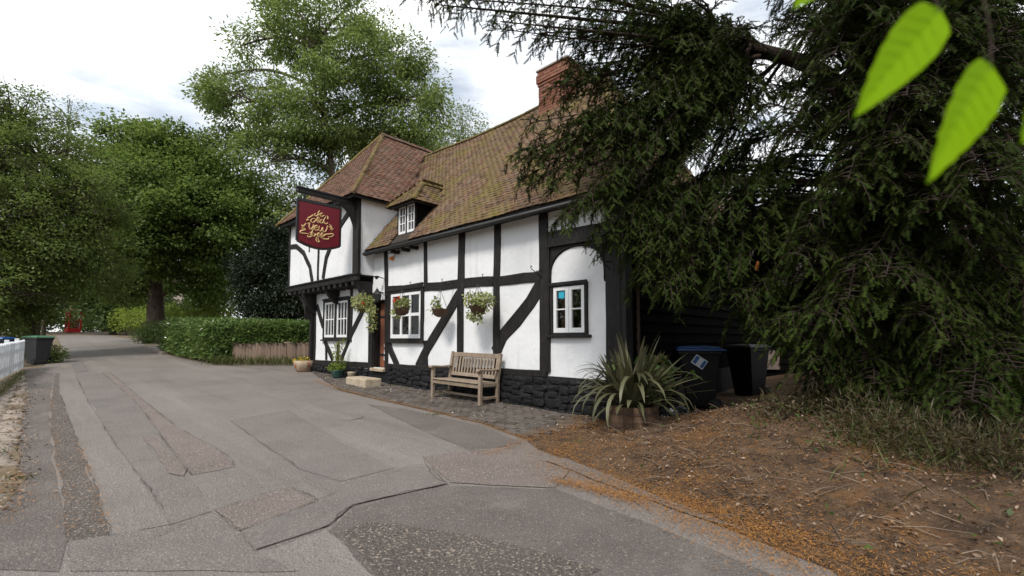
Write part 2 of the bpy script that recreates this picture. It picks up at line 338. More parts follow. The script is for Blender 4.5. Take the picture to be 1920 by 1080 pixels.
def ribbon(bm, pts, wd, off, amp=.01):
    P = [Vector(p) for p in catmull([(p[0], p[1], 0) for p in pts], 26)]; o = len(bm.v)
    for i, p in enumerate(P):
        t = (P[min(i + 1, len(P) - 1)] - P[max(i - 1, 0)]).normalized(); s = Vector((-t.y, t.x, 0)); ww = .5 * wd * max(.06, .50 + 1.5 * nz(p.x, p.y, 3, 2.2) + .8 * nz(p.x, p.y, 8, 9))
        q = p + s * (nz(p.x, p.y, 1, 5) * amp * 2 + nz(p.x, p.y, 2, 19) * .012)
        for k in (-1, 1):
            a = q + s * ww * k * .5; bm.v.append((a.x, a.y, H(a.y) + off))
    for i in range(len(P) - 1): bm.f.append((o + 2 * i, o + 2 * i + 2, o + 2 * i + 3, o + 2 * i + 1))

# ------------------------------------------------------------------ ground
BORDER = [(0.69, 6.62), (0.31, 5.38), (0.75, 4.67), (1.32, 3.60), (1.87, 2.75), (1.9, .9), (2.2, -2)]
def border_x(y):
    b = sorted(BORDER, key=lambda p: p[1])
    for (x0, y0), (x1, y1) in zip(b, b[1:]):
        if y0 <= y <= y1: return x0 + (x1 - x0) * (y - y0) / (y1 - y0 + 1e-9)
    return b[-1][0] if y > b[-1][1] else b[0][0]
def bank(x, y):
    d = x - border_x(y); 
    if y > 6.3: d = min(d, x - 3.2 - .55 * max(0, y - 7))
    if d <= 0: return 0
    t = min(1, d / 3.4); return .42 * t * t * (3 - 2 * t) + min(1, d / .6) * .05 * nz(x, y, 5, 1.7)
def ground_mesh(name, xs, ys, m, f):
    bm = MB(); nx = len(xs)
    for y in ys:
        for x in xs: bm.v.append((x, y, f(x, y)))
    for j in range(len(ys) - 1):
        for i in range(nx - 1): a = j * nx + i; bm.f.append((a, a + 1, a + nx + 1, a + nx))
    return bm.build(name, m, None, True)
tag(ground_mesh('ground', [-900, -300, -150, -90, -60, -40, -25, -15, -8, -4, 0, 2, 10, 25, 60, 150, 400, 900],
                [-600, -200, -60, -20] + list(range(-10, 49)) + [52, 60, 80, 120, 250, 600, 1400], M['ground'], lambda x, y: H(y) - (.0 if y < 49 else (y - 48) * .004)), kind='structure')
xs = [.2 + .09 * i for i in range(75)] + [7.2 + .5 * i for i in range(16)]; ys = [-2 + .09 * i for i in range(112)] + [8.2 + .45 * i for i in range(18)]
def soil_z(x, y):
    d = x - border_x(y); t = max(0, min(1, d / .35))
    return H(y) + .0035 + bank(x, y) + t * (.022 + .012 * nz(x, y, 9, 6) + .016 * nz(x, y, 2, 2.4))
tag(ground_mesh('earth_bank', xs, ys, M['earth'], soil_z), kind='structure')

# the lane and its patches
left = [(-3.22, 2.95), (-3.98, 3.62), (-4.46, 4.25), (-5.04, 4.73), (-6.61, 6.20), (-10.28, 9.72), (-16.48, 15.45), (-16.24, 15.80), (-24.00, 24.40), (-33.91, 34.10), (-39.95, 39.93)]
right = [(-36.41, 40.93), (-25.67, 31.45), (-19.24, 24.40), (-16.11, 21.23), (-12.32, 17.90), (-10.10, 16.35), (-8.64, 15.45), (-6.38, 14.60), (-3.76, 10.12), (-2.18, 8.53), (-0.47, 6.83), (0.17, 5.83), (0.31, 5.38), (0.75, 4.67), (1.32, 3.60), (1.87, 2.75)]
road = sheet('road', wob([(-8, -6), (-5.2, -1)] + left + right + [(2.0, .9), (2.3, -6)], .4, .02, 2), .008, M['asphalt'], None, 'structure')
def patch(pts, m, off, seed=0): return sheet('road_patch', wob(pts, .16, .018, seed), off, M[m], road)
patch([(-14.10, 14.12), (-11.57, 11.53), (-7.47, 7.43), (-5.02, 5.05), (-3.72, 3.83), (-2.95, 3.10), (-2.63, 2.73), (-3.16, 2.73), (-3.98, 3.62), (-4.45, 4.25), (-5.02, 4.73), (-6.59, 6.20), (-10.25, 9.72), (-16.06, 15.10)], 'asphalt_dark', .012, 1)
patch([(-14.05, 14.12), (-11.54, 11.53), (-7.44, 7.43), (-4.99, 5.05), (-3.70, 3.83), (-2.94, 3.10), (-2.73, 3.18), (-3.87, 4.28), (-5.68, 6.00), (-9.57, 9.72), (-13.98, 14.12)], 'asphalt_gravel', .012, 2)
patch([(-13.94, 14.12), (-9.55, 9.72), (-5.67, 6.00), (-3.86, 4.28), (-2.73, 3.18), (-2.46, 3.35), (-3.33, 4.20), (-4.96, 5.73), (-8.71, 9.38), (-13.46, 14.12)], 'asphalt', .012, 3)
patch([(-13.44, 14.12), (-8.68, 9.38), (-4.94, 5.73), (-3.31, 4.20), (-2.46, 3.35), (-2.30, 3.60), (-3.08, 4.43), (-4.07, 5.48), (-6.89, 8.43), (-12.62, 14.12)], 'asphalt_grey', .012, 4)
patch([(-12.91, 14.45), (-6.86, 8.43), (-4.06, 5.48), (-3.08, 4.45), (-2.83, 4.70), (-3.30, 5.25), (-4.83, 6.62), (-7.62, 9.38), (-12.68, 14.45)], 'asphalt_pink', .012, 5)
patch([(-2.32, 3.62), (-1.95, 4.10), (-1.58, 3.80), (-1.89, 3.25)], 'asphalt_pink', .016, 6)
patch([(-2.57, 2.73), (-2.92, 3.08), (-2.73, 3.18), (-2.44, 3.33), (-2.28, 3.58), (-1.88, 3.23), (-1.61, 2.95), (-1.24, 2.73)], 'asphalt_grey', .012, 7)
patch([(-1.87, 3.23), (-1.56, 3.78), (-1.51, 4.10), (-0.92, 4.70), (-0.59, 4.20), (-1.27, 3.70), (-1.33, 3.33), (-1.62, 2.98)], 'asphalt_grey', .020, 8)
patch([(-1.28, 3.25), (-1.25, 3.65), (-0.79, 4.05), (-0.58, 4.18), (0.39, 4.05), (0.94, 3.43), (1.53, 2.65), (-0.54, 2.38)], 'asphalt_dark', .012, 9)
patch([(-1.18, 3.23), (-1.04, 3.38), (-0.22, 3.18), (0.53, 2.73), (0.11, 2.50), (-0.62, 2.50)], 'asphalt_gravel', .016, 10)
patch([(-0.98, 5.05), (-0.37, 5.35), (-0.06, 5.48), (0.56, 4.60), (0.38, 4.10), (-0.57, 4.22)], 'asphalt_pink', .016, 11)
patch([(-2.64, 8.43), (-1.86, 8.00), (-0.46, 6.62), (0.10, 5.68), (-0.22, 5.43), (-0.46, 5.30), (-0.87, 5.83), (-1.58, 6.83)], 'asphalt_dark', .012, 12)
patch([(-4.29, 7.00), (-3.85, 7.90), (-2.12, 5.73), (-1.18, 4.67), (-1.57, 4.28), (-2.15, 4.67)], 'asphalt_grey', .012, 13)
patch([(-16.88, 17.50), (-16.81, 17.90), (-13.67, 14.78), (-13.64, 14.28)], 'paint', .016, 14)
patch([(-4.76, 5.95), (-4.61, 5.95), (-3.27, 4.67), (-3.11, 4.40), (-3.32, 4.50)], 'asphalt_pink', .020, 15)
patch([(0.34, 4.92), (0.58, 5.00), (1.30, 3.78), (1.63, 3.25), (1.43, 3.38), (1.00, 3.95)], 'asphalt_grey', .0205, 16)
sm = MB()
for pts, wd in (([(-9.42, 9.58), (-5.68, 6.00), (-3.87, 4.28), (-2.73, 3.18)], .022), ([(-12.74, 13.38), (-8.63, 9.30), (-4.90, 5.68), (-3.30, 4.18), (-2.44, 3.33)], .02), ([(-12.62, 14.12), (-6.88, 8.43), (-4.07, 5.48), (-3.07, 4.43)], .016),
                ([(-12.39, 14.12), (-7.62, 9.38), (-4.83, 6.62), (-3.30, 5.25), (-2.83, 4.70)], .02), ([(-2.42, 2.95), (-2.30, 3.60), (-1.95, 4.10)], .014), ([(-1.89, 3.25), (-1.58, 3.80), (-1.30, 4.35), (-0.92, 4.73), (-0.59, 4.20)], .014),
                ([(-1.61, 2.95), (-1.32, 3.30), (-1.25, 3.68), (-0.79, 4.05), (-0.57, 4.20)], .014), ([(-1.29, 3.25), (-0.93, 2.93), (-0.74, 2.70)], .012), ([(-0.97, 5.03), (-0.58, 4.20), (0.40, 4.05)], .012), ([(-2.30, 3.60), (-1.87, 3.23), (-1.61, 2.95)], .014),
                ([(-0.87, 5.83), (-0.45, 5.25), (-0.22, 5.40)], .02), ([(-4.29, 7.00), (-2.15, 4.67), (-1.57, 4.28)], .012), ([(-1.95, 4.10), (-1.58, 3.80)], .016)):
    ribbon(sm, pts, wd, .0255)
tag(sm.build('road_seam', M['seam'], road), kind='stuff')
mh = MB(); c = Vector((*(-2.62, 7.25), 0)); ring = [(c.x + .26 * math.cos(a / 24 * 6.283), c.y + .26 * math.sin(a / 24 * 6.283)) for a in range(25)]
ribbon(mh, ring, .05, .0215, .004); mh.build('drain_cover_rim', M['asphalt_pink'], road)
# forecourt before the hedge, kerb of the side drive
sheet('forecourt', wob([(-10.21, 16.53), (-8.74, 15.62), (-6.26, 14.45), (-6.79, 16.18), (-7.61, 17.30), (-10.49, 17.30)], .4, .02, 5), .004, M['asphalt_grey'], None, 'structure')
kb = MB()
for i in range(5):
    a, b = Vector((-20.66, 25.55)), Vector((-16.13, 21.23)); p, q = a.lerp(b, i / 5 + .008), a.lerp(b, (i + 1) / 5 - .008); zz = H(p.y)
    kb = MB(); kb.bar((p.x, p.y, zz + .05), (q.x, q.y, H(q.y) + .05), .25, .14); st = kb.build('kerb_stone', M['stone'])
    if i == 0: KERB = tag(st, None, None, None, 'structure'); KERB.name = 'kerb'
    else: st.parent = KERB
sheet('pavement', [(-20.60, 25.55), (-16.34, 21.50), (-16.24, 22.08), (-20.35, 26.38)], .1, M['stone'], None, 'structure')
# left verge of worn edging stones
verge = sheet('verge', wob([(-9, 2.5)] + [(-3.67, 3.25), (-3.98, 3.62), (-4.45, 4.25), (-5.04, 4.73), (-6.61, 6.20), (-10.26, 9.72), (-16.46, 15.45), (-11.29, 10.12), (-7.14, 5.73)], .4, .03, 8), .0105, M['ground'], None, 'structure')
k = 0
edge = [(-14.07, 13.25), (-10.28, 9.72), (-6.61, 6.20), (-5.04, 4.73), (-4.30, 3.95), (-3.78, 3.38)]
fen = [(-14.25, 13.25), (-10.79, 9.72), (-7.38, 6.20), (-6.09, 4.73), (-5.44, 3.95), (-4.97, 3.38)]
for i in range(len(edge) - 1):
    ln = (Vector(edge[i]) - Vector(edge[i + 1])).length; n = max(1, round(ln / .62))
    for j in range(n):
        for row in range(2):
            t0, t1 = (j + .04) / n, (j + .96) / n
            e0, e1 = Vector(edge[i]).lerp(Vector(edge[i + 1]), t0), Vector(edge[i]).lerp(Vector(edge[i + 1]), t1)
            f0, f1 = Vector(fen[i]).lerp(Vector(fen[i + 1]), t0), Vector(fen[i]).lerp(Vector(fen[i + 1]), t1)
            a, b = (.03, .46) if row == 0 else (.5, .9)
            if rng.random() < .12: continue
            q = []
            for pa, pb in ((e0.lerp(f0, a), e1.lerp(f1, a)), (e1.lerp(f1, a), e1.lerp(f1, b)), (e1.lerp(f1, b), e0.lerp(f0, b)), (e0.lerp(f0, b), e0.lerp(f0, a))):
                q += [pa, pa.lerp(pb, .5)]
            q = [p + Vector((rng.uniform(-.05, .05), rng.uniform(-.05, .05))) for p in q]; top = rng.uniform(.012, .03); bm = MB(); m_ = len(q); cc = sum(q, Vector((0, 0))) / m_
            vs_ = [(p.x, p.y, H(p.y) + .006) for p in q] + [(*(cc + (p - cc) * .93), H(p.y) + top + rng.uniform(-.008, .008)) for p in q] + [(cc.x, cc.y, H(cc.y) + top + .006)]
            fs_ = [(i2, (i2 + 1) % m_, m_ + (i2 + 1) % m_, m_ + i2) for i2 in range(m_)] + [(m_ + i2, m_ + (i2 + 1) % m_, 2 * m_) for i2 in range(m_)]
            bm.add(vs_, fs_).build('edging_stone', M['stone'], verge, True)

# brick paved apron in front of the pub
pave_w = [B(11.0, -.02)[:2], (-6.24, 14.28), (-3.83, 10.30), (-2.21, 8.65), (-0.48, 6.90), (0.17, 5.90), (0.88, 6.62), B(.25, -.02)[:2]]
apron = sheet('pavement', wob(pave_w, .5, .01, 4), .010, M['joint'], None, 'structure'); apron.name = 'paved_apron'
def inside(p, poly):
    c = False; j = len(poly) - 1
    for i in range(len(poly)):
        if (poly[i][1] > p[1]) != (poly[j][1] > p[1]) and p[0] < (poly[j][0] - poly[i][0]) * (p[1] - poly[i][1]) / (poly[j][1] - poly[i][1]) + poly[i][0]: c = not c
        j = i
    return c
bricks = []
for r_ in range(60):
    v = -.06 - .105 * r_
    for c_ in range(80):
        u = -.6 + .21 * (c_ + .5 * (r_ % 2)); p = B(u, v)
        if inside(p[:2], pave_w): bricks.append((p[0] ** 2 + p[1] ** 2, u, v))
bricks.sort()
bv = []
for k in range(4):
    b = MB(); x, y, t = .098, .046, .03
    b.add([(-x, -y, -t), (x, -y, -t), (x, y, -t), (-x, y, -t), (-x + .006, -y + .006, .012), (x - .008, -y + .006, .012 + rng.uniform(-.003, .003)), (x - .006, y - .006, .012), (-x + .006, y - .007, .012 + rng.uniform(-.003, .003)),
           (-x, -y, .006), (x, -y, .006), (x, y, .006), (-x, y, .006)],
          [(4, 5, 6, 7), (0, 1, 9, 8), (1, 2, 10, 9), (2, 3, 11, 10), (3, 0, 8, 11), (8, 9, 5, 4), (9, 10, 6, 5), (10, 11, 7, 6), (11, 8, 4, 7)]); bv.append(b)
bme = [b.mesh('paving_brick', M['sett']) for b in bv]
rest = MB()
for i, (_, u, v) in enumerate(bricks):
    p = Vector(B(u, v)); p.z += .012 + rng.uniform(-.005, .006)
    mt = Matrix.Translation(p) @ Matrix.Rotation(PUB_RZ + rng.uniform(-.03, .03), 4, 'Z') @ Matrix.Rotation(rng.uniform(-.02, .02) + .018, 4, 'X') @ Matrix.Rotation(rng.uniform(-.02, .02), 4, 'Y')
    if i < 295: o = link('paving_brick', bme[i % 4], apron); o.matrix_basis = mt
    else: rest.add([mt @ Vector(q) for q in bv[i % 4].v], bv[i % 4].f)
tag(rest.build('far_paving_bricks', M['sett'], apron), kind='stuff')

# ------------------------------------------------------------------ the pub (local frame: x = -u along the facade, y = v into the house)
pub = empty('timber_framed_pub', (OX, OY, 0), PUB_RZ, 'white timber-framed country pub with black beams, mossy tiled roof and jettied wing', 'pub')
def Lc(u, v, z): return (-u, v, z)
def vj(): return rng.uniform(.0, .010)
def wall_grid(name, u0, u1, z0, z1, v, holes=(), amp=.008, parent=None, m='plaster', step=.16):
    def lines(a, b, ex):
        s = {a, b} | {e for e in ex if a < e < b}; n = max(1, round((b - a) / step))
        for i in range(1, n):
            t = a + (b - a) * i / n
            if min(abs(t - q) for q in s) > .04: s.add(t)
        return sorted(s)
    us = lines(u0, u1, [q for h in holes for q in h[:2]]); zs = lines(z0, z1, [q for h in holes for q in h[2:]]); bm = MB(); n = len(us)
    for z in zs:
        for u in us: bm.v.append(Lc(u, v + amp * nz(u, z, v * 7, 1.6) * 2, z))
    for j in range(len(zs) - 1):
        for i in range(n - 1):
            cu, cz = (us[i] + us[i + 1]) / 2, (zs[j] + zs[j + 1]) / 2
            if any(h[0] < cu < h[1] and h[2] < cz < h[3] for h in holes): continue
            a = j * n + i; bm.f.append((a, a + n, a + n + 1, a + 1)[::-1] if False else (a + 1, a, a + n, a + n + 1))
    return bm.build(name, M[m], parent or pub, True)
def timber(name, pts, wd, v0=-.028, v1=.05, parent=None, rough=.012, m='timber'):
    """squared timber following pts (u, z) with slightly waney edges, standing proud of the plaster"""
    P = [Vector(p) for p in pts]; Q = []
    for a, b in zip(P, P[1:]):
        n = max(2, int((b - a).length / .22))
        for k in range(n): Q.append(a.lerp(b, k / n))
    Q.append(P[-1]); n = len(Q); ws = wd if hasattr(wd, '__len__') else (wd, wd); sd = rng.uniform(0, 99); vf = v0 - vj(); bm = MB()
    for i, q in enumerate(Q):
        t = (Q[min(i + 1, n - 1)] - Q[max(i - 1, 0)]).normalized(); s = Vector((-t.y, t.x)); h = (ws[0] + (ws[1] - ws[0]) * i / (n - 1)) / 2
        a = q + s * (h + rough * nz(i * .7, sd)); b = q - s * (h + rough * nz(i * .7, sd + 9)); vv = vf + .006 * nz(i * .5, sd + 3)
        ch = .010
        a2, b2 = q + s * (h + rough * nz(i * .7, sd) - ch), q - s * (h + rough * nz(i * .7, sd + 9) - ch)
        bm.v += [Lc(a.x, v1, a.y), Lc(a.x, vv + ch, a.y), Lc(a2.x, vv, a2.y), Lc(b2.x, vv, b2.y), Lc(b.x, vv + ch, b.y), Lc(b.x, v1, b.y)]
    for i in range(n - 1):
        for k in range(5): c = i * 6 + k; bm.f.append((c, c + 1, c + 7, c + 6))
    bm.f += [tuple(range(6))[::-1], tuple((n - 1) * 6 + k for k in range(6))]
    return bm.build(name, M[m], parent or pub)
W3 = (.60, 1.36, 1.50, 2.38); W2 = (5.10, 6.59, 1.38, 2.66); W1 = (8.66, 10.32, 1.42, 2.64); DOOR = (6.72, 7.34, .70, 2.45)
wall_grid('plaster_wall', -.0, 6.68, .70, 3.95, 0, [W3, W2, (6.66, 7.36, .6, 2.45)])
wall_grid('plaster_wall', 6.68, 11.04, .60, 3.14, 0.0, [W1, DOOR])
wall_grid('plaster_wall', 6.62, 7.42, 3.14, 4.0, 0.0)
wall_grid('plaster_wall', 7.40, 12.0, 3.10, 5.30, -.45)
def vwall(name, u, v0, v1, z0, z1, m='plaster'):
    bm = MB(); nv, nzz = max(1, int((v1 - v0) / .3)), max(1, int((z1 - z0) / .3))
    for j in range(nzz + 1):
        for i in range(nv + 1):
            v, z = v0 + (v1 - v0) * i / nv, z0 + (z1 - z0) * j / nzz; bm.v.append(Lc(u + .008 * nz(v, z, u, 1.5), v, z))
    for j in range(nzz):
        for i in range(nv): a = j * (nv + 1) + i; bm.f.append((a, a + 1, a + nv + 2, a + nv + 1))
    return bm.build(name, M[m], pub, True)
vwall('plaster_wall', 7.40, -.45, 4.0, 3.10, 5.30)            # side of the jettied wing above the hall roof
vwall('side_wall', 12.0, -.45, 6.2, 2.9, 5.30); vwall('side_wall', 11.04, 0, 6.2, .3, 3.0)
vwall('side_wall', .02, .02, 6.2, .3, 3.8, 'board')
bk = MB(); bk.box(-11.9, 0, 6.2, 6.3, .2, 5.2); bk.build('rear_wall', M['render'], pub)
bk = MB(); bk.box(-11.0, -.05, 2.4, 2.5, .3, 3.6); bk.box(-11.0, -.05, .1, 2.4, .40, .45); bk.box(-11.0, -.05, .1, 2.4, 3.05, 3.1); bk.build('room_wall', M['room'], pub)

# hall frame
T = timber
T('timber_post', [(.13, .62), (.12, 2.2), (.125, 3.82)], .27, -.04)
T('timber_post', [(1.515, .84), (1.52, 2.4), (1.53, 3.8)], .20, -.032)
T('timber_post', [(2.72, .84), (2.72, 2.4), (2.685, 3.8)], .17)
T('timber_post', [(3.80, .80), (3.80, 2.4), (3.765, 3.8)], .20)
T('timber_post', [(4.99, .80), (5.03, 1.4)], .12)
T('timber_post', [(5.045, 2.70), (5.08, 3.8)], .12)
T('timber_post', [(6.66, .62), (6.70, 2.4), (6.79, 3.8)], .15, -.034)
T('timber_rail', [(6.62, 2.70), (5.9, 2.67), (5.15, 2.68)], .15)
T('timber_rail', [(5.10, 2.64), (4.5, 2.61), (3.89, 2.61)], .19, -.022)
T('timber_rail', [(3.71, 2.61), (3.2, 2.60), (2.80, 2.57)], .20, -.022)
T('timber_rail', [(2.64, 2.56), (2.0, 2.56), (1.61, 2.55)], .19, -.022)
T('timber_rail', [(1.42, 3.20), (.8, 3.19), (.25, 3.17)], .25, -.025)
T('wall_plate', [(7.3, 3.80), (4, 3.79), (0, 3.79)], .22, -.045)
T('timber_brace', [(5.31, .78), (4.95, 1.24), (4.45, 1.75), (4.1, 2.12), (3.84, 2.40)], .25, -.018)
T('timber_brace', [(2.74, 1.18), (2.55, 1.50), (2.2, 1.78), (1.85, 2.10), (1.58, 2.42)], .27, -.018)
T('timber_brace', [(6.66, 1.42), (6.45, 1.10), (6.17, .78)], .20, -.018)
T('sill_beam', [(6.60, .76), (5.4, .765), (4, .775), (2.7, .81), (1.45, .83)], .12, -.05, .06)
# blocked arch with carved spandrels
N_ = 16; sp = [(1.40, 3.05), (.24, 3.05), (.24, 2.35), (.29, 2.35)]
for i in range(N_ + 1):
    a = math.pi * i / N_; sp.append((.825 - .535 * math.cos(a), 2.52 + .46 * math.sin(a) ** .8))
sp += [(1.36, 2.35), (1.40, 2.35)]
def upoly(name, pts, v0, v1, m='timber'): return MB().prism([(-u, z) for u, z in pts], v0, v1).build(name, M[m], pub)
o = upoly('arch_spandrel', sp, -.012, .03)
ar = MB(); pr = [(.27, 2.38)] + [(.825 - .555 * math.cos(math.pi * i / 14), 2.53 + .48 * math.sin(math.pi * i / 14) ** .8) for i in range(15)] + [(1.38, 2.38)]
ar.tube([Lc(u, -.016, z) for u, z in pr], .022, 6); ar.build('arch_moulding', M['timber'], pub, True)
MB().bar(Lc(1.41, -.05, 3.06), Lc(.24, -.05, 3.045), .05, .04).build('hood_mould', M['timber'], pub)
MB().bar(Lc(1.395, -.02, 3.03), Lc(1.395, -.02, .86), .03, .05).build('post_moulding', M['timber'], pub)
# wing, ground floor
T('timber_post', [(10.97, .55), (10.98, 2.9)], .20, -.03)
T('timber_post', [(7.44, .62), (7.47, 2.66)], .21, -.032)
T('timber_rail', [(10.88, 2.98), (9.2, 2.98), (7.4, 2.99)], .18, -.02)
T('sill_beam', [(11.06, .70), (9.2, .72), (7.56, .74)], .15, -.04)
T('timber_brace', [(10.84, 2.50), (10.50, 2.02), (10.36, 1.82)], .19, -.018)
T('timber_brace', [(10.22, 1.38), (9.95, 1.12), (9.66, .82)], .17, -.018)
T('timber_brace', [(7.70, 2.50), (8.02, 2.12), (8.5, 1.62), (8.66, 1.42)], .18, -.018)
T('timber_brace', [(8.70, 1.38), (8.9, 1.1), (9.12, .83)], .17, -.018)
T('timber_stud', [(10.12, 1.34), (10.08, .80)], .09); T('timber_stud', [(9.32, 1.34), (9.33, .80)], .15, -.024)
T('timber_stud', [(9.36, 2.70), (9.36, 2.89)], .12); T('timber_stud', [(8.57, 2.66), (8.57, 2.89)], .10); T('timber_stud', [(8.57, 1.35), (8.56, 2.66)], .11, -.02)
# wing, jettied upper floor
T('timber_post', [(7.50, 3.12), (7.53, 5.28)], .28, -.485, -.40)
T('timber_post', [(11.97, 3.12), (11.97, 5.25)], .09, -.48, -.40)
T('timber_rail', [(12.0, 5.24), (9.6, 5.24), (7.4, 5.26)], .12, -.475, -.40)
T('timber_brace', [(11.92, 4.46), (11.45, 4.42), (10.85, 4.12), (10.35, 3.62), (10.16, 3.18)], (.15, .17), -.468, -.42)
T('timber_brace', [(7.66, 5.0), (8.25, 4.68), (8.85, 4.26), (9.25, 3.78), (9.42, 3.18)], (.16, .17), -.468, -.42)
T('timber_stud', [(10.44, 5.2), (10.44, 4.1)], .09, -.464, -.42); T('timber_stud', [(9.78, 5.2), (9.78, 3.16)], .11, -.472, -.42)
j = MB(); j.box(-12.06, -7.36, -.50, -.40, 2.95, 3.12); bevel(j.build('jetty_beam', M['timber'], pub), .02)
j = MB(); j.box(-12.08, -7.34, -.54, -.38, 3.10, 3.15); bevel(j.build('jetty_moulding', M['timber'], pub), .012)
j = MB(); j.box(-12.02, -7.38, -.40, .0, 3.09, 3.12); j.box(-12.02, -11.06, 0, 6.2, 3.0, 3.1); j.build('jetty_soffit', M['timber'], pub)
for i in range(13):
    u = 7.62 + i * .345; jb = MB(); jb.box(-u - .065, -u + .065, -.49, .02, 2.84, 2.948); bevel(jb.build('jetty_joist', M['timber'], pub), .012)
def bracket(name, u, wd, z0, z1, v0, v1, bow=.35):
    P = []
    for i in range(9):
        t = i / 8; P.append(Vector((v0 + (v1 - v0) * (t + bow * t * (1 - t) * .0), z0 + (z1 - z0) * (t ** 1.7))))
    bm = MB(); pts = [(p.x, p.y) for p in P] + [(v0, z1)]
    n = len(pts); vs = [(-u - wd / 2, a, b) for a, b in pts] + [(-u + wd / 2, a, b) for a, b in pts]
    fs = [tuple(range(n)), tuple(range(2 * n - 1, n - 1, -1))] + [((i + 1) % n, i, i + n, (i + 1) % n + n) for i in range(n)]
    return bm.add(vs, fs).build(name, M['timber'], pub)
bracket('jetty_bracket', 7.50, .16, 2.35, 2.95, -.02, -.46); bracket('jetty_bracket', 9.40, .14, 2.45, 2.95, -.02, -.46); bracket('jetty_bracket', 10.95, .18, 2.2, 2.95, -.02, -.48)
P = [(11.02, 2.05), (11.10, 2.35), (11.30, 2.62), (11.62, 2.82), (11.98, 2.93), (11.98, 2.99), (11.0, 2.99)]
upoly('jetty_bracket', P, -.30, -.12); upoly('corner_post', [(10.98, .5), (11.12, .5), (11.12, 2.9), (10.98, 2.9)], -.12, .1)
# eaves, joists, fascia
f_ = MB(); f_.box(-7.40, .20, -.27, -.235, 3.62, 3.76); f_.build('eaves_board', M['timber'], pub)
gt = MB(); gt.tube([Lc(7.36, -.31, 3.66), Lc(-.2, -.31, 3.63)], .045, 8); gt.build('gutter', M['iron'], pub, True)
for u in (6.2, 5.75, 5.4): q = MB(); q.box(-u - .05, -u + .05, -.2, 0, 3.55, 3.62); q.build('rafter_end', M['timber'], pub)

# windows
def pane_mat(): return M['glass']
def window(u0, u1, z0, z1, cas, cols, rows, v=0.0, sur=.075, bar_=.022, rail=.055, gap=.0, mid=0, sill=True, zs=None):
    bm = MB()
    for a in ((u0, u0 + sur, z0, z1), (u1 - sur, u1, z0, z1), (u0 + sur, u1 - sur, z1 - sur, z1), (u0 + sur, u1 - sur, z0, z0 + sur * .7)): bm.box(-a[1], -a[0], v - .045, v + .12, a[2], a[3])
    fr = bevel(bm.build('window', M['timber'], pub), .006)
    if sill: bevel(MB().box(-u1 - .06, -u0 + .06, v - .085, v + .04, z0 - .045, z0 + .004).build('sill', M['timber'], fr), .008)
    if sill: bevel(MB().box(-u1 - .02, -u0 + .02, v - .065, v - .046, z1 - .035, z1 + .025).build('drip_board', M['timber'], fr), .006)
    a0, a1, b0, b1 = u0 + sur, u1 - sur, z0 + sur * .7, z1 - sur
    if mid: MB().box(-(a0 + a1) / 2 - mid / 2, -(a0 + a1) / 2 + mid / 2, v - .04, v + .1, b0, b1).build('mullion', M['timber'], fr)
    cw = (a1 - a0 - mid * (cas - 1)) / cas
    for c in range(cas):
        l, r = a0 + c * (cw + mid) + .003, a0 + c * (cw + mid) + cw - .003; s = MB(); vf, vb = v - .030, v + .02
        s.box(-r, -r + rail, vf, vb, b0, b1); s.box(-l - rail, -l, vf, vb, b0, b1); s.box(-r + rail, -l - rail, vf, vb, b1 - rail, b1); s.box(-r + rail, -l - rail, vf, vb, b0, b0 + rail * 1.25)
        gl, gr, g0, g1 = l + rail, r - rail, b0 + rail * 1.25, b1 - rail; sash = bevel(s.build('sash', M['white'], fr), .004)
        hz = zs or [g0 + (g1 - g0) * k / rows for k in range(1, rows)]; vx = [gl + (gr - gl) * k / cols for k in range(1, cols)]
        for x in vx: MB().box(-x - bar_ / 2, -x + bar_ / 2, vf + .006, vb - .004, g0, g1).build('glazing_bar', M['white'], fr)
        for z in hz: MB().box(-gr, -gl, vf + .009, vb - .007, z - bar_ / 2, z + bar_ / 2).build('glazing_bar', M['white'], fr)
        xs_, zz_ = [gl] + vx + [gr], [g0] + hz + [g1]
        for i in range(len(xs_) - 1):
            for k in range(len(zz_) - 1):
                MB().box(-xs_[i + 1], -xs_[i], v + .002 + rng.uniform(0, .004), v + .008, zz_[k], zz_[k + 1]).build('pane', M['glass'], fr)
    return fr
w3 = window(*W3, 2, 1, 2, sur=.055, rail=.065)
w2 = window(*W2, 1, 3, 2, sur=.10, rail=.075, bar_=.07, zs=[2.02])
w1 = window(*W1, 2, 3, 2, sur=.09, mid=.14, rail=.06, bar_=.03)
MB().box(-1.20, -1.08, -.006, .0, 2.13, 2.25).build('window_sticker', M['cyan'], w3)
MB().box(-6.28, -6.03, .05, .06, 1.55, 1.98).build('notice', M['sticker'], w2)
# curtains hang behind the glass
for w_, us in ((w3, (.67, 1.18)), (w2, (6.28, 5.32)), (w1, (10.1, 8.86, 9.66))):
    for u in us:
        c_ = MB(); z0_, z1_ = (1.62, 2.3) if w_ is w3 else (1.75, 2.55); n = 9
        for k in range(n + 1):
            x = -u - .1 + .2 * k / n; c_.v += [(x, .16 + .02 * (k % 2), z0_), (x, .16 + .02 * (k % 2), z1_)]
        for k in range(n): c_.f.append((2 * k, 2 * k + 2, 2 * k + 3, 2 * k + 1))
        c_.build('curtain', M['room'] if w_ is not w3 else M['door'], w_)
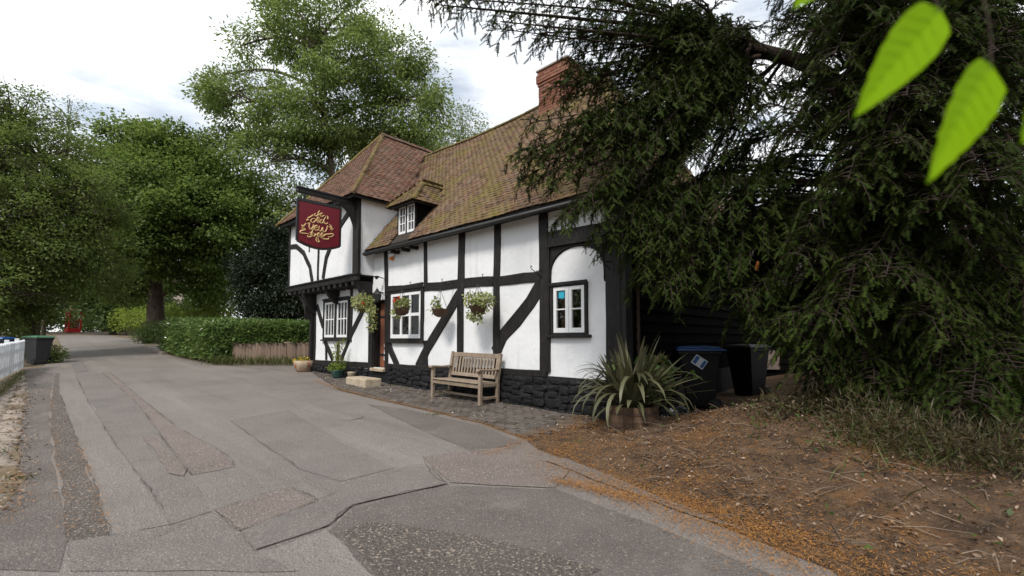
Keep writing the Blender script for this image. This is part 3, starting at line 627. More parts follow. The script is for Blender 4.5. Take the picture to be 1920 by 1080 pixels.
# doorway
dw = MB()
for a in ((6.72, 6.75, .66, 2.45), (7.31, 7.34, .66, 2.45)): dw.box(-a[1], -a[0], -.01, .42, a[2], a[3])
dw.box(-7.31, -6.75, -.01, .42, 2.42, 2.45)
frd = dw.build('doorway', M['timber'], pub)
for i in range(4):
    u = 6.76 + i * .137; bevel(MB().box(-u - .133, -u, .17 + .003 * (i % 2), .22, .70, 2.40).build('door_plank', M['door'], frd), .006)
for z in (1.0, 2.0): MB().box(-7.29, -6.78, .155, .168, z, z + .05).build('strap_hinge', M['iron'], frd)
bw = MB()
for r_ in range(12):
    z = .72 + r_ * .075
    for c_ in range(2):
        bevel(MB().box(-6.775 - .02 * (r_ % 2 == c_), -6.755, .01 + c_ * .135, .135 + c_ * .02, z, z + .062).build('brick', M['brick'], frd), .004)
sc_ = MB()
for k in range(3):
    zc = .92 + k * .17; sc_.tube([(-6.98 + .09 * math.cos(t / 14 * 9 + 1) * (1 - t / 20), .15, zc + .085 * math.sin(t / 14 * 9 + 1) * (1 - t / 20)) for t in range(15)], .012, 5)
sc_.build('scroll_grille', M['white'], frd, True)
bevel(MB().box(-7.36, -6.70, -.10, .34, .60, .685).build('door_sill', M['sand'], pub), .015)
# lantern over the door
la = MB(); la.lathe([(.03, .0), (.085, .03), (.115, .20), (.12, .21), (.075, .27), (.045, .30), (.04, .33), (.012, .36), (.005, .40)], 6, (-6.88, -.19, 2.36)); la.bar((-6.88, -.02, 2.62), (-6.88, -.19, 2.66), .03, .03)
la.build('lantern', M['iron'], pub)
lg = MB(); lg.box(-6.94, -6.82, -.26, -.12, 2.42, 2.54); lg.build('lantern_glass', M['glass'], pub)
ab = MB(); ab.prism([(-6.55, 3.66), (-6.36, 3.66), (-6.34, 3.56), (-6.40, 3.50), (-6.51, 3.50), (-6.57, 3.56)], -.10, -.012)
ao = bevel(ab.build('alarm_box', M['white'], pub), .01); MB().prism([(-6.51, 3.495), (-6.39, 3.495), (-6.43, 3.42), (-6.47, 3.42)], -.095, -.012).build('alarm_lamp', mat('orange_lens', [(.5, .14, .02), (.6, .2, .03)], 5, .3), ao)
MB().box(-6.53, -6.38, -.104, -.101, 3.585, 3.605).build('alarm_print', M['sticker_blue'], ao)
fl = MB(); fl.bar((-6.86, -.02, 3.0), (-6.86, -.2, 3.03), .02, .02); fl.lathe([(.02, 0), (.06, .05), (.065, .08)], 8, (-6.86, -.22, 2.96)); fl.build('flood_lamp', M['iron'], pub)
# basket hooks on the rails
def hook(u, z, reach=.32):
    h = MB(); h.tube([Lc(u, -.03, z - .10), Lc(u, -reach, z + .03), Lc(u, -reach - .02, z + .06), Lc(u, -reach - .01, z + .08), Lc(u, -reach + .02, z + .07)], .007, 5); h.tube([Lc(u, -.03, z + .03), Lc(u, -.2, z)], .008, 5)
    return h.build('basket_hook', M['iron'], pub, True)
for u, z in ((4.03, 2.62), (2.78, 2.60), (1.55, 2.62), (.16, 2.62), (5.2, 2.66), (6.62, 2.6)): hook(u, z)
# down pipe and weatherboarded gable end
MB().tube([Lc(-.06, .40, 3.6), Lc(-.06, .42, 2.0), Lc(-.05, .42, .3)], .035, 8).build('down_pipe', M['rust'], pub, True)
z = .80; k = 0
while z < 3.8:
    hgt = .185 + rng.uniform(-.012, .012); bm = MB(); n = 10
    for i in range(n + 1):
        v = .18 + 6.0 * i / n; d = .004 * nz(v, z, 3, 2); w_ = .008 * nz(v, z, 5, 1.5)
        bm.v += [(.018 + d, v, z + hgt + .02), (.024 + d, v, z + hgt + .02), (.062 + d, v, z + w_), (.030 + d, v, z + w_)]
    for i in range(n):
        for q in range(4): a, b = 4 * i + q, 4 * i + (q + 1) % 4; bm.f.append((b, a, a + 4, b + 4))
    bm.f += [(0, 1, 2, 3), tuple(4 * n + q for q in range(4))[::-1]]
    bm.build('weatherboard', M['board'], pub); z += hgt
MB().box(0, .10, -.03, .17, .6, 3.82).build('corner_board', M['timber'], pub)
# rubble plinth, tarred
pl = MB(); 
for i in range(45):
    for k in range(7):
        u_ = 6.6 - i * .151; t_ = k / 6; pl.v.append(Lc(u_, -.035 - .13 * (1 - t_) * max(0, 1 - u_ / 7) - .02 * nz(u_, t_ * 3, 6, 2.2), .79 * t_ + (1 - t_) * .0))
for i in range(44):
    for k in range(6): a = i * 7 + k; pl.f.append((a, a + 7, a + 8, a + 1))
pl.box(-6.62, .03, -.025, .1, .755, .79); pl.box(-11.05, -6.62, -.01, .1, .1, .64); pl.box(-.05, .06, -.02, 6.2, -.1, .8)
pl = pl.build('plinth', M['tar'], pub)
sv = []
for k in range(7):
    b = bpy.data.meshes.new('plinth_stone'); import bmesh
    bb = bmesh.new(); bmesh.ops.create_icosphere(bb, subdivisions=2, radius=1)
    for vv in bb.verts:
        c = vv.co; e = Vector((math.copysign(abs(c.x) ** .5, c.x), math.copysign(abs(c.y) ** .6, c.y), math.copysign(abs(c.z) ** .55, c.z)))
        vv.co = e * (.86 + .25 * nz(c.x + k * 7, c.y, c.z, 1.4))
    bb.to_mesh(b); bb.free(); b.materials.append(M['tar']); sv.append(b)
z = 0
def stones(u0, u1, zt, vfun):
    u = u0
    rows_ = []
    while u < u1:
        zb = H(B(u, 0)[1]) - .06; z = zb
        wd = rng.uniform(.16, .36)
        while z < zt - .02:
            hh = min(rng.uniform(.09, .17), max(.06, zt - z)); uu = u + rng.uniform(-.04, .04); w2_ = wd * rng.uniform(.8, 1.35)
            s = link('plinth_stone', sv[rng.randrange(7)], pub); t = (z - zb) / max(.1, zt - zb)
            s.matrix_basis = Matrix.Translation(Lc(uu + wd / 2, vfun(uu, t), z + hh / 2)) @ Matrix.Rotation(rng.uniform(-.12, .12), 4, 'Y') @ Matrix.Diagonal((w2_ / 1.9, rng.uniform(.035, .075), hh / 1.75, 1)); z += hh
        u += wd * .96
stones(-.05, 6.5, .76, lambda u, t: -.03 - .13 * (1 - t) * max(0, 1 - u / 7) + .008)
stones(7.5, 11.0, .62, lambda u, t: -.02)
bevel(MB().box(-.30, .16, -.24, .10, -.05, .36).build('plinth_stone', M['tar'], pub), .03)

# ---------------- roof
def sag(u, v, z):
    k = max(0, min(1, (z - 3.7) / 4)); return -.13 * k * math.sin(math.pi * max(0, min(1, (u - 2) / 7.2))) * (1 if u < 9.4 else 0) + .018 * nz(u, z, 4, .8)
tile_b = []
for k in range(5):
    b = MB(); hw, ln, th = .080, .175, .013; cam_ = rng.uniform(.004, .010); a, c = rng.uniform(-.005, .005), rng.uniform(-.005, .005)
    b.add([(-hw, -.03 + a, 0), (0, -.032, cam_), (hw, -.03 + c, 0), (-hw, -.03 + a, th), (0, -.032, th + cam_), (hw, -.03 + c, th), (-hw, ln - .03, -.012), (0, ln - .03, -.008), (hw, ln - .03, -.012)],
          [(0, 1, 4, 3), (1, 2, 5, 4), (3, 4, 7, 6), (4, 5, 8, 7), (0, 3, 6), (2, 8, 5)]); tile_b.append(b)
def roof_plane(name, e0, adir, up, n_rows_len, inside_fn, mkey, singles=0, score=None, a0=-1, a1=14):
    """plain tiles laid course by course on a slope; local frame: e0 origin at the eave, adir along it, up the slope"""
    adir, up = Vector(adir).normalized(), Vector(up).normalized(); nrm = adir.cross(up).normalized(); items = []; gauge = .104; s = 0; r_ = 0
    und = MB()
    while s < n_rows_len:
        a = a0 + (.083 if r_ % 2 else 0)
        while a < a1:
            p = Vector(e0) + adir * (a + rng.uniform(-.006, .006)) + up * (s + rng.uniform(-.008, .008)); u, v, z = -p.x, p.y, p.z
            if inside_fn(u, v, z) and rng.random() > .002:
                p.z += sag(u, v, z)
                rt = rng.uniform(-.05, .05) * (1 if rng.random() < .85 else 2.2)
                Rm = Matrix((adir, up, nrm)).transposed().to_4x4()
                mt = Matrix.Translation(p + nrm * .012) @ Rm @ Matrix.Rotation(rt * .6, 4, 'Z') @ Matrix.Rotation(.07 + rng.uniform(-.03, .04), 4, 'X') @ Matrix.Rotation(rng.uniform(-.03, .03), 4, 'Y')
                items.append((score(u, v, z) if score else 0, mt))
            a += .166
        s += gauge; r_ += 1
    items.sort(key=lambda t: t[0]); mes = [b.mesh('tile', M[mkey]) for b in tile_b]; root = None; big = MB()
    rest_ = items[singles:]
    for i, (sc, mt) in enumerate(rest_): b = tile_b[i % 5]; big.add([mt @ Vector(q) for q in b.v], b.f)
    root = big.build(name, M[mkey], pub)
    for i, (sc, mt) in enumerate(items[:singles]): o = link('tile', mes[i % 5], root); o.matrix_basis = mt
    return root
ZE, VE, ZR, VR = 3.76, -.28, 7.80, 3.0; SL = (ZR - ZE) / (VR - VE)
hip_u = lambda z: -.22 + (z - ZE) / (ZR - ZE) * 2.3
wing_u = lambda z: 7.20 + (z - 5.2) / 1.2 if z > 5.2 else 7.38
def in_main(u, v, z): return hip_u(z) < u < wing_u(z) - .02 and z < ZR and not (5.42 < u < 6.26 and v < .80)
def sc_main(u, v, z):
    x, y, zz = B(u, v, z); px = x / y * 853
    return math.hypot(x, y) + (100 if px > 95 else 0)
rl = math.hypot(VR - VE, ZR - ZE)
main_roof = roof_plane('main_roof', Lc(0, VE, ZE), (-1, 0, 0), (0, VR - VE, ZR - ZE), rl, in_main, 'tile', 170, sc_main, -.3, 9.6) if False else roof_plane('main_roof', Lc(9.6, VE, ZE), (1, 0, 0), (0, VR - VE, ZR - ZE), rl, in_main, 'tile', 170, sc_main, 0, 10)
def deck(name, pts, off=-.03):
    """boarding under the tiles, subdivided so that it sags with them"""
    bm = MB(); a, b, c, d = [Vector(p) for p in pts]; n = 14
    for i in range(n + 1):
        for k in range(n + 1):
            p = a.lerp(b, k / n).lerp(d.lerp(c, k / n), i / n); p = Vector((p.x, p.y, p.z + sag(-p.x, p.y, p.z) + off)); bm.v.append(tuple(p))
    for i in range(n):
        for k in range(n): q = i * (n + 1) + k; bm.f.append((q, q + 1, q + n + 2, q + n + 1))
    return bm.build(name, M['under'], main_roof)
deck('roof_boarding', [Lc(7.36, VE, ZE), Lc(-.2, VE, ZE), Lc(hip_u(5.2), VE + (5.2 - ZE) / SL, 5.2), Lc(7.36, VE + (5.2 - ZE) / SL, 5.2)])
deck('roof_boarding', [Lc(7.16, VE + (5.2 - ZE) / SL, 5.2), Lc(hip_u(5.2), VE + (5.2 - ZE) / SL, 5.2), Lc(hip_u(ZR), VR, ZR), Lc(wing_u(ZR), VR, ZR)])
deck('roof_boarding', [Lc(-.2, 6.3, ZE), Lc(11, 6.3, ZE), Lc(9.4, VR, ZR), Lc(hip_u(ZR), VR, ZR)])
deck('roof_boarding', [Lc(-.2, VE, ZE), Lc(-.2, 6.3, ZE), Lc(hip_u(ZR), VR, ZR), Lc(hip_u(ZR), VR, ZR)])
in_hip = lambda u, v, z: (VE + (z - ZE) / SL) < v < (6.28 - (z - ZE) / SL)
roof_plane('hip_roof', Lc(hip_u(ZE), VE, ZE), (0, 1, 0), (-2.3, 0, ZR - ZE), math.hypot(2.3, ZR - ZE), in_hip, 'tile', 0, None, 0, 6.6)
# wing roof
WA = (9.70, 1.55, 8.2)
in_wr = lambda u, v, z: (v > -.75 + (z - 5.2) / 3.0 * 2.3) and v < (VE + (z - ZE) / SL if z < ZR - .02 else 4.5)
def sc_w(u, v, z): x, y, zz = B(u, v, z); return math.hypot(x, y)
wing_roof = roof_plane('wing_roof', Lc(7.20, -.75, 5.2), (0, 1, 0), (-2.5, 0, 3.0), math.hypot(2.5, 3.0), in_wr, 'tile_red', 80, sc_w, 0, 5)
in_wf = lambda u, v, z: 7.2 + (z - 5.2) / 1.2 < u < 12.2 - (z - 5.2) / 1.2
roof_plane('wing_hip_roof', Lc(12.2, -.75, 5.2), (1, 0, 0), (0, 2.3, 3.0), math.hypot(2.3, 3.0), in_wf, 'tile_red', 45, sc_w, 0, 5.1)
for nm, pts in (('a', [Lc(12.2, -.75, 5.2), Lc(7.2, -.75, 5.2), Lc(9.7, 1.55, 8.2), Lc(9.7, 1.55, 8.2)]), ('b', [Lc(7.2, -.75, 5.2), Lc(7.2, 1.0, 5.2), Lc(9.7, 4.5, 8.2), Lc(9.7, 1.55, 8.2)]), ('c', [Lc(12.2, 6.3, 5.2), Lc(12.2, -.75, 5.2), Lc(9.7, 1.55, 8.2), Lc(9.7, 4.5, 8.2)]), ('d', [Lc(7.2, 6.3, 5.2), Lc(12.2, 6.3, 5.2), Lc(9.7, 4.5, 8.2), Lc(9.7, 4.5, 8.2)])):
    deck('roof_boarding', pts)
fw = MB(); fw.box(-12.15, -7.25, -.72, -.69, 5.08, 5.19); fw.box(-7.25, -7.22, -.72, 1.0, 5.08, 5.19); fw.box(-12.1, -7.3, -.69, -.45, 5.12, 5.15); fw.box(-7.39, -7.26, -.45, .9, 5.12, 5.15); fw.build('eaves_board', M['timber'], pub)
def ridge(name, a, b, m, r=.10, ln=.30, parent=None, lift=.02, sgd=True):
    a, b = Vector(a), Vector(b); n = max(1, round((b - a).length / ln)); d = (b - a).normalized(); s = d.cross(Vector((0, 0, 1))).normalized(); upv = s.cross(d)
    for i in range(n):
        p, q = a.lerp(b, i / n - .015), a.lerp(b, (i + 1) / n + .02); bm = MB(); kn = 7
        for e, rr, pp in ((0, r * 1.06, p), (1, r * .97, q)):
            pp = pp + upv * (lift - .04 + rng.uniform(-.008, .008))
            if sgd: pp = pp + Vector((0, 0, sag(-pp.x, pp.y, pp.z)))
            for k in range(kn): an = math.pi * k / (kn - 1); bm.v.append(tuple(pp + s * math.cos(an) * rr + upv * math.sin(an) * rr))
            for k in range(kn): an = math.pi * k / (kn - 1); bm.v.append(tuple(pp + s * math.cos(an) * (rr - .015) + upv * math.sin(an) * (rr - .015)))
        for k in range(kn - 1): bm.f += [(k, k + 1, 2 * kn + k + 1, 2 * kn + k), (kn + k + 1, kn + k, 3 * kn + k, 3 * kn + k + 1), (k + 1, k, kn + k, kn + k + 1), (2 * kn + k, 2 * kn + k + 1, 3 * kn + k + 1, 3 * kn + k)]
        bm.build(name, M[m], parent or main_roof, True)
ridge('ridge_tile', Lc(9.3, VR, ZR), Lc(2.05, VR, ZR), 'moss_tile', .085)
ridge('hip_tile', Lc(hip_u(ZR), VR, ZR), Lc(-.22, VE, ZE), 'moss_tile', .10, .2)
ridge('ridge_tile', Lc(9.7, 1.5, 8.2), Lc(9.7, 4.5, 8.2), 'tile_red', .10, .3, wing_roof)
ridge('hip_tile', Lc(9.7, 1.55, 8.2), Lc(7.2, -.75, 5.2), 'moss_tile', .065, .2, wing_roof)
ridge('hip_tile', Lc(9.7, 1.55, 8.2), Lc(12.2, -.75, 5.2), 'moss_tile', .09, .2, wing_roof)
# dormer
dm = MB(); dm.prism([(-6.22, 3.98), (-5.46, 3.98), (-5.46, 4.76), (-6.22, 4.76)], .10, .13)
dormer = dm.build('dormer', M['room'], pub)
for u in (5.44, 6.21):
    ck = MB(); pts = [(.0, 3.95), (.0, 4.78), (.66, 4.78), (.0, 3.96)]
    vs = [(-u, a, b) for a, b in ((.0, 3.9), (.0, 4.80), (.85, 4.80), (.85, 4.7))] + [(-u - .03, a, b) for a, b in ((.0, 3.9), (.0, 4.80), (.85, 4.80), (.85, 4.7))]
    ck.add(vs, [(0, 1, 2, 3), (7, 6, 5, 4), (0, 4, 5, 1), (1, 5, 6, 2), (2, 6, 7, 3), (3, 7, 4, 0)]).build('dormer_cheek', M['board'], dormer)
wd_ = window(5.46, 6.22, 4.0, 4.76, 2, 2, 3, v=.0, sur=.03, rail=.05, bar_=.02, mid=.045, sill=False)
wd_.name = 'dormer_window'
cu = MB()
for k in range(20):
    x = -6.2 + .74 * k / 19; cu.v += [(x, .05 + .012 * (k % 2), 4.05), (x, .05 + .012 * (k % 2), 4.72)]
for k in range(19): cu.f.append((2 * k, 2 * k + 2, 2 * k + 3, 2 * k + 1))
cu.build('net_curtain', mat('net_curtain', [(.42, .43, .44), (.5, .5, .5)], 5, .9), wd_)
DA = (5.84, .42, 5.36)
in_d1 = lambda u, v, z: 5.28 + (z - 4.72) / .64 * .56 < u < 6.40 - (z - 4.72) / .64 * .56
def no_sag(f): return f
_s = sag
sag = lambda u, v, z: 0.0
def dplane(e0, ad, up, ln, fn, a1):
    r_ = roof_plane('dormer_roof', e0, ad, up, ln, fn, 'moss_tile' if False else 'tile', 0, None, 0, a1); r_.parent = dormer; return r_
dplane(Lc(6.40, -.22, 4.72), (1, 0, 0), (0, .64, .64), .9, in_d1, 1.2)
in_d2 = lambda u, v, z: v > -.22 + (z - 4.72) and v < VE + (z - ZE) / SL + .05
dplane(Lc(5.28, -.22, 4.72), (0, 1, 0), (-.56, 0, .64), .85, in_d2, 2)
dplane(Lc(6.40, 1.3, 4.72), (0, -1, 0), (.56, 0, .64), .85, in_d2, 2)
db = MB(); db.add([Lc(6.38, -.2, 4.70), Lc(5.30, -.2, 4.70), Lc(5.84, .42, 5.33), Lc(5.30, 1.1, 4.70), Lc(5.84, 1.2, 5.33), Lc(6.38, 1.1, 4.70)], [(0, 1, 2), (1, 3, 4, 2), (5, 0, 2, 4), (0, 5, 3, 1)]); db.build('roof_boarding', M['under'], dormer)
fd = MB(); fd.box(-6.36, -5.32, -.19, -.16, 4.66, 4.72); fd.box(-5.33, -5.31, -.16, .55, 4.66, 4.715); fd.build('eaves_board', M['timber'], dormer)
ridge('hip_tile', Lc(5.84, .42, 5.36), Lc(5.28, -.22, 4.72), 'moss_tile', .07, .2, dormer); ridge('hip_tile', Lc(5.84, .42, 5.36), Lc(6.40, -.22, 4.72), 'moss_tile', .07, .2, dormer); ridge('ridge_tile', Lc(5.84, .40, 5.36), Lc(5.84, 1.1, 5.36), 'moss_tile', .08, .2, dormer)
sag = _s
# chimney, brick by brick on the faces in view
CU0, CU1, CV0, CV1, CZ0, CZ1 = 2.86, 3.78, 2.55, 3.45, 7.0, 8.16
ch = MB(); ch.box(-CU1 + .02, -CU0 - .02, CV0 + .02, CV1 - .02, CZ0, CZ1 + .14); chim = ch.build('chimney', M['mortar'], pub)
bmh = [MB().box(-.105, .105, -.05, .05, -.031, .031).mesh('brick', M['brick']) for _ in range(1)]
z = 7.25; r_ = 0
while z < CZ1 + .2:
    ov = 0 if z < CZ1 - .22 else (.022 if z < CZ1 - .12 else (.045 if z < CZ1 + .06 else .02)); off = .11 * (r_ % 2)
    for a0_, a1_, front in ((CU0 - ov, CU1 + ov, True), (CV0 - ov + .10, CV1 + ov, False)):
        e = a0_; first = .105 if (r_ % 2) == front else .215
        while e < a1_ - .02:
            l = min(first, a1_ - e); first = .215; c_ = e + l / 2; e += l
            if l < .04: continue
            o = link('brick', bmh[0], chim); o.scale = ((l - .010) / .21, 1, 1); j_ = rng.uniform(-.004, .004)
            if front: o.location = Lc(c_, CV0 - ov + .05 + j_, z)
            else: o.location = Lc(CU0 - ov + .05 + j_, c_, z); o.rotation_euler = (0, 0, R(90))
    z += .074; r_ += 1
MB().box(-CU1 - .05, -CU0 + .05, CV0 - .05, CV1 + .05, CZ1 + .19, CZ1 + .23).build('chimney_cap', M['mortar'], chim)
MB().lathe([(.15, 0), (.13, .1), (.11, .3), (.13, .34), (.10, .34)], 12, (-3.4, 3.05, CZ1 + .2)).build('chimney_pot', M['hbrick'], chim)
# sign bracket
SU = 7.55
sb = MB(); sb.bar(Lc(SU, -.45, 4.99), Lc(SU, -1.98, 5.02), .10, .12); bevel(sb.build('sign_beam', M['timber'], pub), .012)
MB().bar(Lc(SU, -.45, 5.07), Lc(SU, -2.0, 5.095), .13, .03).build('beam_capping', M['iron'], pub)
kp = [(-.44, 4.25), (-.49, 4.30), (-.53, 4.45), (-.60, 4.62), (-.72, 4.78), (-.90, 4.93), (-.44, 4.93)]
kb_ = MB(); n = len(kp); kb_.add([(-SU - .06, a, b) for a, b in kp] + [(-SU + .06, a, b) for a, b in kp], [tuple(range(n)), tuple(range(2 * n - 1, n - 1, -1))] + [((i + 1) % n, i, i + n, (i + 1) % n + n) for i in range(n)]); kb_.build('sign_knee_brace', M['timber'], pub)

# ------------------------------------------------------------------ hanging sign (its own frame: x = outwards from the house, z up)
hs = empty('hanging_sign', B(SU, -1.42, 4.92), PUB_RZ - R(90), 'dark red hanging pub sign with gold script lettering in the shape of a tree', 'pub sign')
# local x runs along -v?  rz = PUB_RZ - 90deg maps local x to -v
SW, ST, SB = .53, -.14, -1.12
def board(w_, t, b, bow, y0, y1):
    pts = [(-w_, t), (w_, t), (w_, b)] + [(w_ - 2 * w_ * k / 12, b - bow * math.sin(math.pi * k / 12) ** .9) for k in range(1, 12)] + [(-w_, b)]
    return MB().prism(pts, y0, y1)
o = board(SW, ST, SB, .13, -.02, .02).build('board', M['sign_red'], hs)
fr = MB(); pts = [(-SW, ST), (SW, ST), (SW, SB)] + [(SW - 2 * SW * k / 12, SB - .13 * math.sin(math.pi * k / 12) ** .9) for k in range(1, 12)] + [(-SW, SB)]
for a, b in zip(pts, pts[1:] + pts[:1]): fr.bar((a[0], 0, a[1]), (b[0], 0, b[1]), .06, .04, (0, 1, 0))
fr.bar((-SW - .02, 0, ST + .02), (SW + .02, 0, ST + .02), .07, .05, (0, 1, 0))
fr.build('frame', M['iron'], hs)
for x in (-.38, .38):
    q = MB(); q.tube([(x, 0, .02), (x, 0, ST + .04)], .012, 6); q.tube([(x + .03 * math.cos(a), 0, -.02 + .03 * math.sin(a)) for a in [k * .6 for k in range(11)]], .008, 5); q.build('hanger', M['iron'], hs)
STROKES = [[(452, 408), (432, 435), (442, 455), (425, 472)], [(400, 440), (386, 464), (412, 474), (432, 454), (447, 470)], [(484, 430), (470, 452), (460, 440), (456, 462), (478, 480), (502, 464), (522, 472)],
    [(385, 500), (350, 515), (348, 543), (375, 552), (402, 522), (385, 500)], [(428, 545), (446, 500), (428, 488), (418, 530), (436, 552), (458, 532)], [(492, 514), (464, 520), (460, 550), (490, 552), (506, 515), (528, 478)], [(506, 520), (512, 556), (540, 562), (556, 548)],
    [(300, 507), (330, 490), (355, 475), (372, 460)], [(290, 532), (306, 520), (322, 526)], [(540, 468), (556, 485), (550, 505), (566, 500)],
    [(308, 568), (330, 558), (325, 600), (342, 632), (368, 608), (378, 572)], [(378, 572), (374, 630), (352, 676), (338, 664)], [(393, 622), (425, 602), (412, 584), (390, 610), (406, 646), (442, 628)], [(452, 590), (444, 632), (468, 652), (492, 608), (496, 646), (524, 656), (546, 622), (552, 588), (572, 600)],
    [(288, 560), (268, 588), (240, 588)], [(272, 604), (252, 606), (236, 580)], [(235, 620), (266, 625), (282, 636), (226, 654), (230, 676), (300, 682), (332, 690)], [(574, 568), (602, 588), (582, 602), (612, 606), (592, 626), (626, 618), (604, 644)],
    [(362, 668), (350, 700), (376, 694)], [(345, 678), (385, 674)], [(402, 678), (390, 716), (414, 688), (432, 700)], [(436, 702), (456, 686), (442, 672), (430, 700), (450, 716), (474, 700)], [(476, 697), (500, 680), (486, 668), (474, 696), (496, 714), (530, 690), (580, 684), (612, 680), (636, 690), (602, 716), (562, 714)],
    [(310, 702), (316, 720), (350, 716), (374, 706)], [(428, 714), (414, 748), (430, 776), (456, 774), (442, 756), (436, 726)], [(470, 720), (510, 742), (560, 744), (576, 730)]]
lt = MB()
for side in (-1, 1):
    for s_ in STROKES:
        P = []
        for x, y in s_:
            a = (x - 190) / 530; t = (y - (290 + 85 * a)) / (465 - 10 * a); P.append((a, t))
        P = catmull([((-SW + 2 * SW * a if side > 0 else SW - 2 * SW * a) , .022 * -1 * 1 if side > 0 else .022, ST + (SB - ST) * t) for a, t in P], 4)
        n = len(P); lt.tube(P, [.013 * (.6 + .7 * math.sin(math.pi * (i + .6) / (n + .2))) for i in range(n)], 5)
lt.build('lettering', M['gold'], hs, True)
if True:   # the board hangs in the plane of the beam: +x local is outwards, so the lettering's left stands outwards
    hs.rotation_euler[2] = math.atan2(VY, VX)

# ------------------------------------------------------------------ plants helper
def foliage(name, lobes, n, Lr, Wr, m, parent=None, droop=.3, seed=0):
    """leaves spread through the lobes (centre, radius xyz)"""
    P, D = [], []
    tot = sum(r[0] * r[1] * r[2] for c, r in lobes)
    for c, r in lobes:
        k = max(4, int(n * r[0] * r[1] * r[2] / tot)); q = unit(nr.normal(size=(k, 3))) * (nr.random((k, 1)) ** .45)
        P.append(np.array(c) + q * np.array(r)); D.append(q * .9 + nr.normal(size=(k, 3)) * .5 + np.array([0, 0, -droop]))
    P, D = np.concatenate(P), np.concatenate(D); k = len(P)
    return leaves(name, P, D, nr.uniform(*Lr, k), nr.uniform(*Wr, k), m, parent)
# hanging baskets
def basket(u, v, z, lobes, n, label, fl=(), bowl=.17, trail=0, m='trail'):
    b = empty('hanging_basket', B(u, v, z), PUB_RZ, label, 'hanging basket', 'hanging baskets on the pub front')
    q = MB(); q.lathe([(.05, -.16), (bowl * .75, -.12), (bowl, 0), (bowl + .01, .01), (bowl - .02, .01), (bowl - .03, -.01)], 14); q.build('bowl', M['barrel'], b, True)
    q = MB(); q.lathe([(bowl - .03, -.04), (bowl - .03, -.02)], 14); q.build('soil', M['soil'], b)
    for k in range(3):
        a = k * 2.094 + .4; MB().tube([(bowl * math.cos(a), bowl * math.sin(a), .01), (0, 0, .42)], .005, 4).build('chain', M['iron'], b)
    lobes = [(c, tuple(q * .88 for q in r)) for c, r in lobes]; foliage('foliage', lobes, int(n * .85), (.05, .095), (.03, .055), M[m], b, .25)
    st = MB()
    for k in range(26):
        c, r = lobes[k % len(lobes)]; d = Vector((rng.gauss(0, .5), rng.gauss(0, .5), rng.gauss(0, .5))); e = Vector(c) + Vector((d.x * r[0], d.y * r[1], d.z * r[2])); st.tube([(0, 0, -.01), (e.x * .5, e.y * .5, e.z * .5 + .06), tuple(e)], .003, 3)
    tag(st.build('stems', M['broad'], b), kind='stuff')
    if fl:
        P = np.array([c for c, k in fl for _ in range(10)]); k = len(P); leaves('flower', P, nr.normal(size=(k, 3)), .05, .045, M[fl[0][1]], b)
    return b
basket(6.98, -.50, 2.26, [((-.30, 0, .14), (.26, .18, .16)), ((-.05, 0, .14), (.28, .22, .20)), ((.18, 0, .05), (.20, .2, .24)), ((.38, 0, -.22), (.14, .16, .26)), ((.46, 0, -.52), (.10, .12, .16)), ((-.05, 0, .0), (.36, .2, .14))], 1100, 'large trailing hanging basket spilling over the brown door', [((.28, -.15, .05), 'flower_r')])
basket(5.22, -.52, 2.12, [((0, 0, .08), (.24, .2, .14)), ((-.20, 0, -.08), (.14, .14, .16)), ((.05, 0, .16), (.16, .14, .10))], 380, 'hanging basket with red flowers in front of the three-light window', [((-.02, -.18, .20), 'flower_r'), ((.10, -.16, .22), 'flower_p'), ((-.12, -.14, .16), 'flower_r')])
basket(4.02, -.38, 2.05, [((-.14, 0, .18), (.09, .09, .12)), ((-.10, 0, .05), (.12, .1, .07)), ((-.26, 0, .0), (.08, .08, .06))], 130, 'half-bare hanging basket with one small sprig beside the window')
basket(2.80, -.42, 2.06, [((-.22, 0, .14), (.14, .15, .16)), ((.05, 0, .10), (.26, .20, .16)), ((.22, 0, .08), (.16, .18, .18)), ((-.08, 0, -.14), (.20, .18, .14)), ((-.30, 0, .22), (.10, .1, .08)), ((-.02, 0, -.26), (.12, .12, .08))], 760, 'full hanging basket with pale green bush above the wooden bench')

# little things on the window sills
def vase(u, z, m, label):
    b = empty('flower_pot', Lc(0, 0, 0), 0, label, 'flower pot', 'little pots inside the pub windows'); b.location = B(u, .10, z); b.rotation_euler[2] = PUB_RZ
    MB().lathe([(.02, 0), (.035, .05), (.025, .07)], 10).build('pot', M['white'], b, True)
    foliage('flower', [((0, 0, .11), (.05, .04, .05))], 26, (.02, .04), (.02, .035), M[m], b)
    foliage('foliage', [((0, 0, .09), (.05, .04, .03))], 14, (.02, .04), (.01, .02), M['mid'], b)
vase(.80, 1.55, 'flower_p', 'white pot of pink flowers inside the window under the arch'); vase(.98, 1.55, 'flower_r', 'pot of red flowers inside the window under the arch'); vase(6.40, 1.50, 'flower_p', 'pot of pink flowers inside the window behind the red hanging basket')

